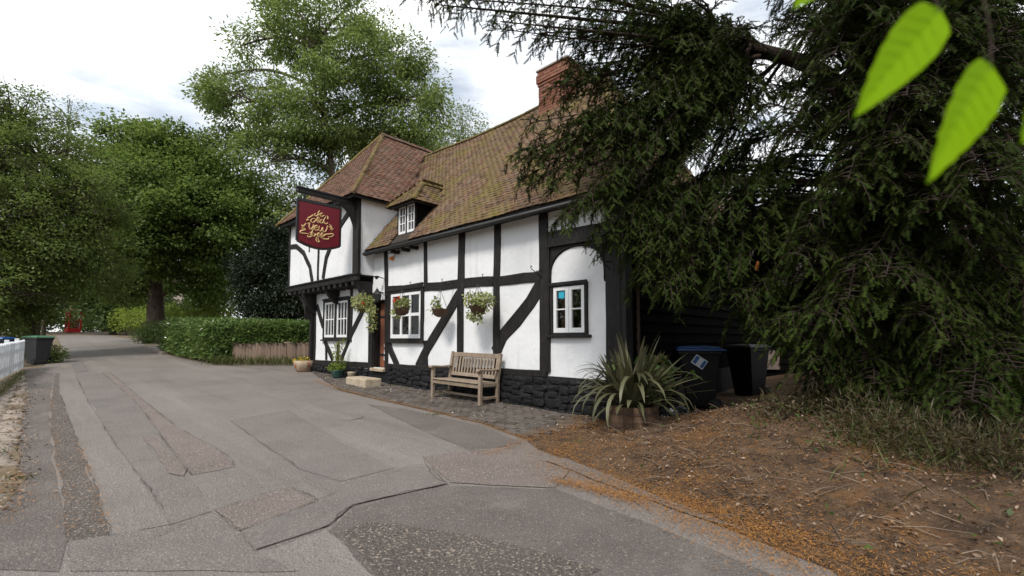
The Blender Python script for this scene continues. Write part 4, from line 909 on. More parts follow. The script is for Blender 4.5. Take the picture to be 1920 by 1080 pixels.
# ------------------------------------------------------------------ bench
bu, bvv = 3.20, -.40; bp = B(bu, bvv)
bn = empty('wooden_bench', bp, PUB_RZ, 'weathered slatted wooden garden bench standing against the pub wall', 'bench')
bn.rotation_euler[1] = .012
def bx(name, *a): return bevel(MB().box(*a).build(name, M['teak'], bn), .006)
hw = .70
for sx in (-1, 1):
    x = sx * hw
    q = MB(); q.prism([(-.0, 0), (.06, 0), (.06, .62), (0, .62)], 0, .06); q = MB().box(x - .032, x + .032, -.27, -.205, -.02, .62); bevel(q.build('leg', M['teak'], bn), .006)
    q = MB(); prof = [(.16, -.02), (.225, -.02), (.225, .42), (.305, .92), (.25, .94), (.165, .44)]
    q.add([(x - .032, a, b) for a, b in prof] + [(x + .032, a, b) for a, b in prof], [tuple(range(6)), tuple(range(11, 5, -1))] + [((i + 1) % 6, i, i + 6, (i + 1) % 6 + 6) for i in range(6)]); bevel(q.build('leg', M['teak'], bn), .006)
    q = MB(); ap = [(-.33, .62), (-.30, .665), (-.2, .66), (0, .645), (.2, .655), (.205, .625), (0, .61), (-.2, .62)]
    q.add([(x - .045, a, b) for a, b in ap] + [(x + .045, a, b) for a, b in ap], [tuple(range(8)), tuple(range(15, 7, -1))] + [((i + 1) % 8, i, i + 8, (i + 1) % 8 + 8) for i in range(8)]); bevel(q.build('armrest', M['teak'], bn), .008)
    bx('side_rail', x - .02, x + .02, -.205, .165, .33, .40); bx('stretcher', x - .02, x + .02, -.205, .165, .10, .15)
bx('front_rail', -hw + .032, hw - .032, -.262, -.235, .31, .385); bx('rear_rail', -hw + .032, hw - .032, .17, .20, .33, .40); bx('stretcher', -hw + .02, hw - .02, -.03, .01, .10, .145)
for k in range(5): bx('seat_slat', -hw + .034, hw - .034, -.285 + k * .092, -.285 + k * .092 + .078, .392 + .002 * (k % 2) - .004 * k, .415 - .004 * k)
def back(x0, x1, z0, z1, th=.022, off=0):
    y = lambda z: .195 + (z - .44) * .165 + off; q = MB()
    q.add([(x0, y(z0), z0), (x1, y(z0), z0), (x1, y(z0) + th, z0), (x0, y(z0) + th, z0), (x0, y(z1), z1), (x1, y(z1), z1), (x1, y(z1) + th, z1), (x0, y(z1) + th, z1)], [(0, 3, 2, 1), (4, 5, 6, 7), (0, 1, 5, 4), (1, 2, 6, 5), (2, 3, 7, 6), (3, 0, 4, 7)]); return q
bevel(back(-hw + .032, hw - .032, .83, .92, .035, -.006).build('top_rail', M['teak'], bn), .008); bevel(back(-hw + .032, hw - .032, .45, .52, .035, -.006).build('lower_rail', M['teak'], bn), .006)
for k in range(15): x = -hw + .075 + k * (2 * hw - .15) / 14; bevel(back(x - .022, x + .022, .52, .83, .018).build('back_slat', M['teak'], bn), .004)

# stone step at the door, pots along the wall
sp_ = B(6.74, -.60); st = MB(); st.box(-.52, .52, -.22, .22, -.1, .20)
stp = bevel(st.build('stone_step', M['sand']), .035, 3); stp.location = sp_; stp.rotation_euler[2] = PUB_RZ - .05; tag(stp, 'rough block of sandstone as a step before the brown door', 'step')
pp = (-6.62, 14.60); pot = empty('flower_trough', (*pp, H(pp[1])), 0, 'round stone bowl of yellow flowers at the pub corner', 'flower pot')
MB().lathe([(.20, 0), (.24, .04), (.32, .22), (.33, .34), (.29, .36), (.27, .33)], 24).build('bowl', M['terracotta'], pot, True); MB().lathe([(.27, .29), (.27, .32)], 18).build('soil', M['soil'], pot)
foliage('foliage', [((0, 0, .38), (.30, .28, .06))], 160, (.04, .07), (.02, .04), M['mid'], pot); foliage('flower', [((-.1, 0, .40), (.24, .25, .06)), ((-.30, 0, .34), (.10, .12, .08)), ((.2, 0, .42), (.14, .15, .04))], 130, (.03, .05), (.03, .05), M['flower_y'], pot)
pb = B(8.62, -.34); pot2 = empty('climber_pot', pb, 0, 'green glazed pot with a tall climbing plant under the paired window', 'plant pot')
MB().lathe([(.11, 0), (.15, .08), (.17, .22), (.185, .24), (.16, .24)], 16, (0, 0, 0)).build('pot', M['greenpot'], pot2, True)
cl = MB()
for k in range(6): cl.tube([(0, 0, .2), (rng.gauss(0, .06), rng.gauss(0, .03), .6), (rng.gauss(.0, .10), rng.gauss(0, .05), 1.05)], .006, 4)
cl.build('cane', M['twig'], pot2); foliage('foliage', [((0, 0, .40), (.20, .15, .22)), ((-.04, 0, .75), (.13, .10, .25)), ((.10, 0, .95), (.09, .08, .2)), ((-.08, 0, .3), (.26, .16, .1))], 420, (.05, .10), (.02, .045), M['lime'], pot2)
pb = B(8.05, -.22); o = MB().lathe([(.09, 0), (.12, .2), (.13, .22)], 14).build('stone_urn', M['sand'], None, True); o.location = pb; tag(o, 'small buff pot between the green pot and the step', 'plant pot')

# ------------------------------------------------------------------ half-barrel with sword-leaved plant
bc = (1.63, 6.25); BZ = H(bc[1]) + .02; bar = empty('half_barrel', (*bc, BZ), .3, 'half wooden barrel planter on the needle-strewn corner', 'planter')
for k in range(18):
    a0, a1 = 2 * math.pi * k / 18 + .006, 2 * math.pi * (k + 1) / 18 - .006; q = MB(); pr = [(.31, -.04), (.355, .17), (.345, .36)]
    for r_, z in pr:
        for a in (a0, a1):
            for d in (0, -.025): q.v.append(((r_ + d) * math.cos(a), (r_ + d) * math.sin(a), z))
    for i in range(2):
        b_ = 4 * i
        for p_, s_ in ((0, 2), (2, 3), (3, 1), (1, 0)): q.f.append((b_ + p_, b_ + s_, b_ + s_ + 4, b_ + p_ + 4))
    q.f += [(0, 1, 3, 2), (8, 10, 11, 9)]; q.build('stave', M['barrel'], bar)
for z, r_ in ((.07, .338), (.26, .357)):
    q = MB(); n = 36
    for k in range(n): a = 6.2832 * k / n; q.v += [(r_ * math.cos(a), r_ * math.sin(a), z), ((r_ + .004) * math.cos(a), (r_ + .004) * math.sin(a), z + .035)]
    for k in range(n): a, b = 2 * k, 2 * ((k + 1) % n); q.f.append((a, b, b + 1, a + 1))
    q.build('hoop', M['rust'], bar, True)
MB().lathe([(.32, .27), (.32, .31)], 18).build('soil', M['soil'], bar)
ph = empty('sword_leaved_plant', (*bc, BZ + .31), 0, 'spiky bronze-green sword-leaved plant growing in the half barrel', 'plant')
def blade(Ln, wd, bend, fold=.25):
    q = MB(); n = 9; x = z = 0.; a = 1.35; pts = []
    for i in range(n + 1):
        pts.append((x, z, a)); a -= bend / n * (.4 + 1.3 * i / n); x += math.cos(a) * Ln / n; z += math.sin(a) * Ln / n
    for i, (x, z, a) in enumerate(pts):
        t = i / n; w_ = wd * (.55 + .9 * t) * (1 - t ** 2.2) ** .8 / 2 + .001; q.v += [(x, -w_, z + w_ * fold), (x, 0, z), (x, w_, z + w_ * fold)]
    for i in range(n): b_ = 3 * i; q.f += [(b_, b_ + 1, b_ + 4, b_ + 3), (b_ + 1, b_ + 2, b_ + 5, b_ + 4)]
    return q
bls = [blade(rng.uniform(.8, 1.24), rng.uniform(.058, .085), bb_, rng.uniform(.15, .4)).mesh('leaf', M['phormium'], True) for bb_ in (.08, .12, .2, .3, .45, .6, .9, 1.4, 2.0, 2.6)]
for k in range(190):
    r_ = rng.random(); o = link('leaf', bls[min(9, int((r_ ** .95) * 10))], ph); az = k * 2.39996 + rng.uniform(-.25, .25); o.location = (.10 * math.cos(az) * rng.random(), .10 * math.sin(az) * rng.random(), rng.uniform(-.02, .03))
    o.rotation_euler = (rng.uniform(-.2, .2), rng.uniform(-.1, 1.05) * (1 if r_ > .2 else .5) * (.6 if r_ > .8 else 1), az); s = rng.uniform(.82, 1.0); o.scale = (s, s, s)
def bigleaf(Ln, wd):
    q = MB(); n = 6
    for i in range(n + 1):
        t = i / n; w_ = wd / 2 * math.sin(math.pi * min(1, t * .93 + .07)) ** .7; x = Ln * t; z = -.35 * Ln * t * t + .02 * math.sin(t * 9); q.v += [(x, -w_, z + .03 * math.sin(t * 7 + 1)), (x, -w_ * .5, z + .012), (x, 0, z - .008), (x, w_ * .5, z + .012), (x, w_, z + .03 * math.sin(t * 8))]
    for i in range(n):
        for k in range(4): b_ = 5 * i + k; q.f.append((b_, b_ + 1, b_ + 6, b_ + 5))
    return q
def broad_plant(label, loc, spots, m='broad'):
    e = empty('broad_leaved_plant', loc, 0, label, 'plant'); st = MB()
    for i, (x, y, z, az, tilt, Ln) in enumerate(spots):
        o = link('leaf', bigleaf(Ln, Ln * .62).mesh('leaf', M[m if i % 5 else 'yellowleaf'], True), e); o.location = (x, y, z); o.rotation_euler = (rng.uniform(-.4, .4), tilt, az); st.tube([(x * .1, y * .1, 0), (x * .6, y * .6, z * .7), (x, y, z)], .008, 5)
    st.build('stalk', M['broad'], e); return e
q = Vector((2.23, 7.20)); ts = [(rng.gauss(.02, .2), rng.gauss(-.05, .10), rng.uniform(.55, .98), rng.uniform(3.2, 6.2), rng.uniform(-.2, .9), rng.uniform(.18, .30)) for _ in range(30)]
broad_plant('leafy green plant with broad drooping leaves behind the spiky plant', (q.x, q.y, H(q.y)), ts)
q = Vector((2.36, 6.62)); broad_plant('small plant with yellowing leaves beside the black rubbish bag', (q.x, q.y, H(q.y)), [(rng.gauss(.0, .07), rng.gauss(0, .06), rng.uniform(.12, .36), rng.uniform(0, 6.28), rng.uniform(.2, .9), rng.uniform(.12, .17)) for _ in range(9)], 'yellowleaf')
# rubbish bag
bb = bmesh.new(); bmesh.ops.create_icosphere(bb, subdivisions=4, radius=1)
for vv in bb.verts:
    c = vv.co; d = 1 + .16 * nz(c.x, c.y, c.z, 1.5) + .07 * nz(c.x, c.y, c.z, 4.5) + .02 * nz(c.x, c.y, c.z, 11); vv.co = Vector((c.x * .30 * d, c.y * .22 * d, max(-.55, c.z) * .22 * d))
me = bpy.data.meshes.new('rubbish_bag'); bb.to_mesh(me); bb.free(); me.materials.append(M['bag']); me.polygons.foreach_set('use_smooth', [True] * len(me.polygons))
q = (2.24, 6.43); o = link('rubbish_bag', me); o.location = (*q, H(q[1]) + .13); tag(o, 'shiny black rubbish bag slumped beside the half barrel', 'rubbish bag')

# ------------------------------------------------------------------ wheeled bins (front = -y, wheels at +y)
def bin_(label, loc, rz, body, lid, group=None):
    e = empty('wheeled_bin', loc, rz, label, 'bin', group)
    q = MB(); pr = [(.20, -.20, .22, .03), (.205, -.21, .225, .12), (.27, -.33, .30, .92), (.285, -.355, .33, .93), (.285, -.355, .33, .985)]
    for hw_, y0, y1, z in pr: q.v += [(-hw_, y0, z), (hw_, y0, z), (hw_, y1, z), (-hw_, y1, z)]
    for i in range(len(pr) - 1):
        for k in range(4): a, b = 4 * i + k, 4 * i + (k + 1) % 4; q.f.append((a, b, b + 4, a + 4))
    q.f += [(3, 2, 1, 0), (16, 17, 18, 19)]; bevel(q.build('body', M[body], e), .025, 3)
    rib = MB()
    for x in (-.14, .14): rib.add([(x - .02, -.218, .14), (x + .02, -.218, .14), (x + .02, -.332, .88), (x - .02, -.332, .88), (x - .02, -.20, .14), (x + .02, -.20, .14), (x + .02, -.31, .88), (x - .02, -.31, .88)], [(0, 1, 2, 3), (4, 0, 3, 7), (1, 5, 6, 2)])
    rib.build('rib', M[body], e)
    l = MB(); pr = [(.30, -.385, .345, .985), (.30, -.385, .345, 1.015), (.27, -.34, .31, 1.055), (.12, -.15, .15, 1.075)]
    for hw_, y0, y1, z in pr: l.v += [(-hw_, y0, z), (hw_, y0, z), (hw_, y1, z), (-hw_, y1, z)]
    for i in range(3):
        for k in range(4): a, b = 4 * i + k, 4 * i + (k + 1) % 4; l.f.append((a, b, b + 4, a + 4))
    l.f += [(3, 2, 1, 0), (12, 13, 14, 15)]; bevel(l.build('lid', M[lid], e), .018, 2)
    h_ = MB(); h_.tube([(-.22, .35, 1.0), (-.22, .41, 1.0), (.22, .41, 1.0), (.22, .35, 1.0)], .017, 8); h_.build('handle', M[lid], e)
    MB().tube([(-.24, .22, .10), (.24, .22, .10)], .013, 6).build('axle', M['iron'], e)
    for sx in (-1, 1):
        wh = MB(); wh.tube([(sx * .235, .22, .10), (sx * .285, .22, .10)], .10, 18); wo = wh.build('wheel', M['rubber'], e)
        MB().tube([(sx * .280, .22, .10), (sx * .292, .22, .10)], .055, 12).build('hub', M['bingrey'], wo)
    return e
def gz(p, dz=0): return (*p, H(p[1]) + dz)
b1 = bin_('black wheeled bin with a blue lid and a white sticker', gz((3.29, 8.05), .03), R(-106), 'binblack', 'binblue')
# sticker on the side that faces the lane (local +x side)
stk = MB(); c = Vector((.264, -.02, .80)); ax, az = Vector((0, .80, -.55)).normalized() * .11, Vector((0, .55, .80)).normalized() * .085; nx = Vector((.006, 0, 0))
for k_, (mk, s_, o_, d_) in enumerate((('sticker', 1, 0, 1), ('sticker_blue', .28, -.58, 1.5), ('sticker_blue', .24, .66, 1.5))):
    q = MB(); cc = c + ax * o_ + nx * d_ * .4; sl = Vector((-.08, 0, 1)); A_, Z_ = ax * s_, az * (1 if k_ == 0 else .78)
    vs_ = [cc - A_ - Z_, cc + A_ - Z_, cc + A_ + Z_, cc - A_ + Z_]; vs_ = [Vector((v_.x + (v_.z - .8) * .081, v_.y, v_.z)) for v_ in vs_]
    q.add(vs_ + [v_ + Vector((.002, 0, 0)) for v_ in vs_], [(0, 1, 2, 3)[::-1], (4, 5, 6, 7), (0, 4, 5, 1), (1, 5, 6, 2), (2, 6, 7, 3), (3, 7, 4, 0)]); q.build('sticker' if k_ == 0 else 'sticker_print', M[mk], b1)
bin_('all-black wheeled bin standing behind the blue-lidded one', gz((4.95, 9.58)), R(-60), 'binblack', 'binblack')
bin_('charcoal wheeled bin with a pale green lid at the lane edge', gz((-17.75, 17.10)), R(-100), 'bingrey', 'bingreen')
bin_('bin with a bright blue lid half hidden by the white fence', gz((-17.77, 15.80)), R(20), 'bingrey', 'binblue')

# ------------------------------------------------------------------ white picket fence
f0, f1 = Vector((-8.38, 6.25)), Vector((-16.49, 15.45)); fd_ = f1 - f0; Lf = fd_.length; fu = fd_.normalized(); frz = math.atan2(fu.y, fu.x)
fe = empty('picket_fence', (f0.x, f0.y, 0), frz, 'white painted wooden picket fence beside the green-lidded bin', 'fence')
pk = MB().prism([(-.04, 0), (.04, 0), (.04, .84), (.052, .86), (.03, .90), (0, .94), (-.03, .90), (-.052, .86), (-.04, .84)], -.011, .011); pkm = pk.mesh('picket', M['picket']); n = int(Lf / .105)
for i in range(n):
    p = f0 + fu * (i * .105 + .05); o = link('picket', pkm, fe); o.location = (i * .105 + .05, rng.uniform(-.006, .006), H(p.y) + .05 + rng.uniform(-.012, .012)); o.rotation_euler = (0, rng.uniform(-.02, .02), 0)
for i in range(0, n, 18):
    p = f0 + fu * (i * .105); bevel(MB().box(i * .105 - .05, i * .105 + .05, .045, .145, H(p.y) - .1, H(p.y) + 1.05).build('post', M['picket'], fe), .01)
for z in (.28, .72): MB().bar((0, .032, H(f0.y) + z), (Lf, .032, H(f1.y) + z), .04, .08).build('rail', M['picket'], fe)

# ------------------------------------------------------------------ hedge on its timber-faced bank
hp = [Vector((-6.31, 16.90)), Vector((-7.52, 17.10)), Vector((-10.37, 17.10)), Vector((-11.40, 17.30)), Vector((-13.94, 19.43)), Vector((-17.06, 22.40))]
P, D = [], []
core = MB()
for si, (a, b) in enumerate(zip(hp, hp[1:])):
    d = (b - a); ln = d.length; t = d.normalized(); nrm = Vector((t.y, -t.x)); nrm = nrm if nrm.dot(Vector((0, -1))) < 0 else -nrm   # towards the back
    k = int(ln * 1250); s = nr.random(k) * ln
    face = nr.random(k); dep = np.where(face < .55, nr.normal(.0, .09, k), nr.uniform(0, 1.2, k)); hi = np.where(face < .55, nr.uniform(0, 1, k), 1 + nr.normal(0, .03, k))
    x, y = a.x + t.x * s + nrm.x * dep, a.y + t.y * s + nrm.y * dep
    g = np.array([H(q) for q in y]); low = .78 if si < 2 else .12; top = 1.52
    bulge = np.array([.12 * nz(q * 1.1, w_ * 1.1, 2) + .06 * nz(q * 3.1, w_ * 3, 2) for q, w_ in zip(x, y)])
    z = g + low + (top - low) * hi + bulge * (.6 if True else 0); y = y - bulge * (face < .55)
    P.append(np.stack([x, y, z], 1)); D.append(np.stack([-nrm.x * (face < .55) + nr.normal(0, .5, k), -nrm.y * (face < .55) + nr.normal(0, .5, k), .25 + (face >= .55) * .7 + nr.normal(0, .5, k)], 1))
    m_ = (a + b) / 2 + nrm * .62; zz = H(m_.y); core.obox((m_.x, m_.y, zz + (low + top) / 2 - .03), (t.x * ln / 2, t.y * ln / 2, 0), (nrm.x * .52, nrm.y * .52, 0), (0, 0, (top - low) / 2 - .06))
P, D = np.concatenate(P), np.concatenate(D); hd = empty('laurel_hedge', (0, 0, 0), 0, 'clipped glossy laurel hedge beyond the pub along the side drive', 'hedge')
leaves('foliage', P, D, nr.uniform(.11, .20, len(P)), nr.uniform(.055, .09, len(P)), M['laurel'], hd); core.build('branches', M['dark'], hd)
bw_ = empty('paling_wall', (0, 0, 0), 0, 'low retaining wall of upright brown palings under the hedge', 'retaining wall')
a, b = hp[0], Vector((-10.45, 17.10)); n = 34
for i in range(n):
    p, q = a.lerp(b, (i + .03) / n), a.lerp(b, (i + .97) / n); m_ = (p + q) / 2; zz = H(m_.y); t = (q - p); up = .80 + rng.uniform(-.03, .03)
    MB().obox((m_.x, m_.y + rng.uniform(-.015, .015), zz + up / 2 - .05), (t.x / 2, t.y / 2, 0), (-t.normalized().y * .03, t.normalized().x * .03, 0), (0, 0, up / 2 + .05)).build('paling', M['paling'], bw_)
gp = nr.random((900, 1)); ax_ = np.array([*hp[0]]); bx_ = np.array([*Vector((-11.04, 16.90))]); xy = ax_ + (bx_ - ax_) * gp + np.stack([nr.normal(0, .1, 900), -.16 - np.abs(nr.normal(0, .12, 900))], 1); zz = np.array([H(q) for q in xy[:, 1]])
tag(leaves('verge_grass', np.column_stack([xy, zz]), np.column_stack([nr.normal(0, .3, 900), nr.normal(-.1, .3, 900), np.ones(900)]), nr.uniform(.2, .5, 900), .022, M['grass']), kind='stuff')
# brick house corner behind the hedge
hb = empty('brick_house', (-8.6, 21.5, H(21.5)), R(-8), 'orange brick house glimpsed between hedge and pub wing', 'house')
hbx = MB(); hbx.box(-.75, 3, 0, 3, -.2, 3.2); hbx.build('wall', M['hbrick'], hb); MB().add([(-1.0, -.25, 3.2), (3.2, -.25, 3.2), (3.2, 1.5, 4.6), (-1.0, 1.5, 4.6), (3.2, 3.2, 3.2), (-1.0, 3.2, 3.2)], [(0, 1, 2, 3), (3, 2, 4, 5), (0, 3, 5), (1, 4, 2)]).build('roof', M['slate'], hb)
# black shed added to supply the darkness behind the yew; carries the pale panel
sh = empty('dark_filler_shed', (4.6, 12.6, 0), R(-6), 'black shed added to fill the darkness behind the bins, with a pale panel', 'shed')
z = .2; MB().box(-1.6, 9, .05, 4, 0, 2.9).build('wall', M['board'], sh)
while z < 2.85: MB().add([(-1.62, -.02, z), (9, -.02, z), (9, .045, z), (-1.62, .045, z), (-1.62, .02, z + .2), (9, .02, z + .2), (9, .045, z + .2), (-1.62, .045, z + .2)], [(0, 1, 5, 4), (0, 3, 2, 1), (4, 5, 6, 7), (0, 4, 7, 3), (1, 2, 6, 5)]).build('weatherboard', M['board'], sh); z += .19
MB().add([(-1.8, -.3, 2.85), (9.2, -.3, 2.85), (9.2, 2, 4.2), (-1.8, 2, 4.2), (9.2, 4.2, 2.85), (-1.8, 4.2, 2.85)], [(0, 1, 2, 3), (3, 2, 4, 5), (0, 3, 5), (1, 4, 2)]).build('roof', M['slate'], sh)
MB().box(.62, 1.72, -.09, -.03, 1.15, 1.52).build('panel', M['panelgrey'], sh); MB().box(.64, 2.6, -.075, -.03, .62, 1.14).build('panel', M['panelgrey'], sh)
fh = empty('far_house', (17, 26, .6), R(15), 'brick house showing faintly through the yew branches', 'house')
MB().box(-5, 5, 0, 6, 0, 5).build('wall', M['hbrick'], fh); MB().add([(-5.4, -.4, 5), (5.4, -.4, 5), (5.4, 3, 8), (-5.4, 3, 8), (5.4, 6.4, 5), (-5.4, 6.4, 5)], [(0, 1, 2, 3), (3, 2, 4, 5), (0, 3, 5), (1, 4, 2)]).build('roof', M['slate'], fh)
for x in (-3.5, -1, 1.5, 3.5): f_ = MB().box(x - .5, x + .5, -.06, -.01, 2.6, 4).build('window', M['white'], fh); MB().box(x - .42, x + .42, -.075, -.065, 2.68, 3.92).build('pane', M['glass'], f_)

# ------------------------------------------------------------------ far end of the lane: phone box, notice post, low wall
px_, py_ = -44.6, 46.2; pz = H(py_)
pbx = empty('phone_box', (px_, py_, pz), math.atan2(-px_, py_) + .25, 'red telephone box with white glazing at the far bend of the lane', 'phone box')
pbx.rotation_euler[1] = .05
q = MB()
for sx in (-1, 1):
    for sy in (-1, 1): q.box(sx * .45 - .06, sx * .45 + .06, sy * .45 - .06, sy * .45 + .06, .1, 2.05)
q.box(-.53, .53, -.53, .53, 0, .12); q.box(-.48, .48, -.48, .48, .12, .40); bevel(q.build('frame', M['phone'], pbx), .015)
q = MB(); q.box(-.53, .53, -.53, .53, 2.05, 2.28); q.box(-.48, .48, -.48, .48, 2.28, 2.33); q.lathe([(.5, 2.33), (.42, 2.42), (.2, 2.49), (.02, 2.5)], 16); bevel(q.build('roof', M['phone'], pbx), .02)
for k in range(4):
    d = MB()
    for i in range(7): z = .40 + i * .25; d.box(-.39, .39, -.475, -.45, z, z + .03)
    for x in (-.39, -.22, .19, .36): d.box(x, x + .03, -.474, -.451, .42, 1.9)
    d.box(-.39, .39, -.476, -.45, 1.9, 2.05); o = d.build('door' if k == 0 else 'side_glazing', M['phone'], pbx); o.rotation_euler[2] = k * R(90)
    MB().box(-.38, .38, -.462, -.456, .42, 1.9).build('pane', M['glass'], o); MB().box(-.38, .38, -.537, -.531, 2.10, 2.23).build('header_panel', M['sticker'], o)
MB().box(-.2, .2, .36, .42, .9, 1.7).build('telephone', M['sticker'], pbx)
wl = empty('low_wall', (px_ + 1.4, py_ + 1.6, H(py_)), .55, 'low stone wall and verge beside the telephone box', 'wall')
for r_ in range(3):
    for k in range(14): bevel(MB().box(k * .45 + (.2 if r_ % 2 else 0), k * .45 + .43 + (.2 if r_ % 2 else 0), rng.uniform(-.02, 0), .35, r_ * .2 - .1, r_ * .2 + .09).build('stone', M['barrel'], wl), .02)
sgn = empty('notice_post', (-41.8, 47, H(47)), .75, 'grey post with a small blue and yellow notice near the phone box', 'sign')
MB().tube([(0, 0, 0), (0, 0, 2.1)], .04, 8).build('post', M['greymetal'], sgn); MB().box(-.3, .3, -.06, -.045, 1.75, 2.1).build('blue_plate', M['bluesign'], sgn); MB().box(-.1, .25, -.06, -.045, 1.5, 1.72).build('yellow_plate', M['yellow'], sgn)
rb = empty('white_rail', (-43.6, 47.3, H(47)), .7, 'white horizontal rail on posts beside the telephone box', 'rail')
MB().box(0, 2.2, -.03, .03, 1.0, 1.16).build('rail', M['picket'], rb)
for x in (.1, 1.1, 2.1): MB().box(x - .03, x + .03, .03, .08, 0, 1.05).build('post', M['bark'], rb)
ph2 = empty('rendered_house', (-39.5, 50, H(48)), .6, 'pale rendered house glimpsed behind the tree at the lane bend', 'house')
MB().box(-2.5, 2.5, 0, 5, 0, 5).build('wall', M['render'], ph2); MB().add([(-2.8, -.3, 5), (2.8, -.3, 5), (2.8, 2.5, 7.4), (-2.8, 2.5, 7.4), (2.8, 5.3, 5), (-2.8, 5.3, 5)], [(0, 1, 2, 3), (3, 2, 4, 5), (0, 3, 5), (1, 4, 2)]).build('roof', M['slate'], ph2)
f_ = MB().box(-.6, .6, -.06, -.01, 2.9, 4.1).build('window', M['white'], ph2); MB().box(-.5, .5, -.075, -.065, 3, 4).build('pane', M['glass'], f_)

# ------------------------------------------------------------------ trees
def rvec(): 
    v = Vector((rng.gauss(0, 1), rng.gauss(0, 1), rng.gauss(0, 1))); return v.normalized()
def tree(name, label, base, trunk, lobes, clumps, per, cr, Lr, Wr, m, bark='bark', trunk_r=.3, droop=.25, cat='tree', group=None, bare=0, limbs=True, flat=.65, tm=None):
    """trunk polyline, a limb into every lobe, a branchlet to every clump, leaves round the clumps"""
    t = empty(name, (0, 0, 0), 0, label, cat, group); b = MB(); T_ = catmull(trunk, 4); n = len(T_)
    b.tube(T_, [trunk_r * (1.25 if i == 0 else 1) * (1 - .82 * i / (n - 1)) for i in range(n)], 9)
    P, D = [], []; tot = sum((r[0] * r[1] * r[2]) ** .75 for c, r in lobes)
    for c, r in lobes:
        c, rv = Vector(c), Vector(r); k = max(3, int(clumps * (r[0] * r[1] * r[2]) ** .75 / tot)); st = min(T_[n // 3:], key=lambda p: (p - c).length + max(0, p.z - c.z + .6) * 1.5)
        mid = st.lerp(c, .5) + Vector((0, 0, .12 * (c - st).length)); lim = catmull([st, mid, c], 4); r0 = max(.03, trunk_r * .38)
        if limbs: b.tube(lim, [r0 * (1 - .7 * i / (len(lim) - 1)) for i in range(len(lim))], 6, False)
        for _ in range(k):
            d = rvec(); q = rng.random() ** .5; q = .35 + .65 * q; e = c + Vector((d.x * rv.x, d.y * rv.y, d.z * rv.z)) * q * (1 + .22 * nz(d.x * 2 + c.x, d.y * 2, d.z * 2))
            s = lim[rng.randrange(len(lim) // 2, len(lim))]
            if limbs: b.tube([s, s.lerp(e, .55) + Vector((0, 0, .06 * (e - s).length)), e], [r0 * .28, r0 * .18, .008], 4, False)
            kk = int(per * rng.uniform(.6, 1.4)); cs = cr * rng.uniform(.65, 1.3)
            o = np.clip(nr.normal(size=(kk, 3)), -1.7, 1.7) * np.array([cs, cs, cs * flat]) * .55; P.append(np.array(e) + o)
            D.append(unit(o) * .7 + np.array(d) * .5 + nr.normal(size=(kk, 3)) * .5 + np.array([0, 0, -droop]))
        for _ in range(int(bare * k)):
            d = rvec(); d.z = abs(d.z) * .8; e = c + Vector((d.x * rv.x, d.y * rv.y, d.z * rv.z)) * rng.uniform(.9, 1.35); s = c + (e - c) * .35; p2 = s.lerp(e, .5) + rvec() * .25
            b.tube([s, p2, e], [.028, .016, .005], 4, False)
            for _ in range(5): q = p2.lerp(e, rng.random()); b.tube([q, q + (d + rvec() * .9) * rng.uniform(.2, .6)], [.007, .003], 3, False)
    b.build('trunk', M[bark], t, True); P, D = np.concatenate(P), np.concatenate(D)
    leaves('crown', P, D, nr.uniform(*Lr, len(P)), nr.uniform(*Wr, len(P)), M[m], t); return t
def V3(p): return tuple(p)
# tall ash behind the pub
ab_ = (-11.6, 30.5, H(30.5) - .3)
tree('ash_tree', 'tallest tree, an airy pale green ash rising behind the jettied wing', ab_, [ab_, (-11.8, 30.5, 5), (-12.33, 30.50, 12.93), (-13.06, 30.50, 17.44), (-13.71, 30.50, 21.63)],
     [((-13.15, 30.00, 22.44), (3.2, 3, 2.6)), ((-16.23, 31.00, 23.14), (2.4, 2.4, 2.2)), ((-9.46, 30.00, 20.17), (3.2, 3, 2.8)), ((-17.94, 31.00, 17.70), (3.4, 3, 2.6)), ((-20.22, 31.00, 18.66), (1.5, 1.6, 1.2)), ((-12.95, 29.00, 17.01), (3.2, 3, 2.8)), ((-7.48, 31.00, 17.70), (2.8, 3, 2.6)), ((-11.91, 31.00, 15.40), (3.0, 3, 2.2)),
      ((-15.81, 30.00, 13.48), (2.8, 2.6, 2.2)), ((-5.96, 31.00, 15.40), (1.9, 2.4, 1.7)), ((-10.00, 32.00, 16.25), (2.6, 3, 2)), ((-14.75, 31.00, 10.49), (2.2, 2.4, 2.0)), ((-17.50, 32.00, 10.39), (2, 2.2, 1.8)), ((-12.98, 32.00, 12.33), (1.8, 2, 1.2)), ((-11.74, 31.00, 24.71), (1.6, 1.6, 1.3)), ((-15.73, 31.00, 25.31), (1.0, 1.0, .7)), ((-6.00, 31.00, 19.63), (.9, 1, .8)), ((-19.35, 31.00, 15.21), (1.2, 1.3, 1)), ((-19.15, 31.00, 22.16), (1.4, 1.4, 1.1)), ((-20.57, 31.00, 20.02), (1.3, 1.4, 1.2)), ((-7.34, 31.00, 21.18), (1.5, 1.6, 1.5)), ((-5.05, 31.00, 17.89), (1.2, 1.4, 1.2)), ((-21.11, 31.00, 17.51), (1.0, 1.1, .8)), ((-9.06, 31.00, 23.14), (1.3, 1.4, 1.2))],
     480, 130, .88, (.19, .36), (.075, .14), 'ash', trunk_r=.36, droop=.45)
tree('small_tree', 'small treetop showing above the roof beside the tall ash', None, [(-2.6, 36, 1.3), (-2.7, 36, 9), (-3.98, 36.00, 18.10)], [((-3.98, 36.00, 18.54), (1.4, 1.4, 1.7)), ((-4.75, 36.00, 16.33), (2.4, 2, 2)), ((-7.09, 37.00, 16.29), (3, 2, 2.2)), ((-2.81, 36.00, 17.88), (.8, .9, 1.1))], 130, 75, .8, (.14, .26), (.06, .11), 'ash', trunk_r=.16)
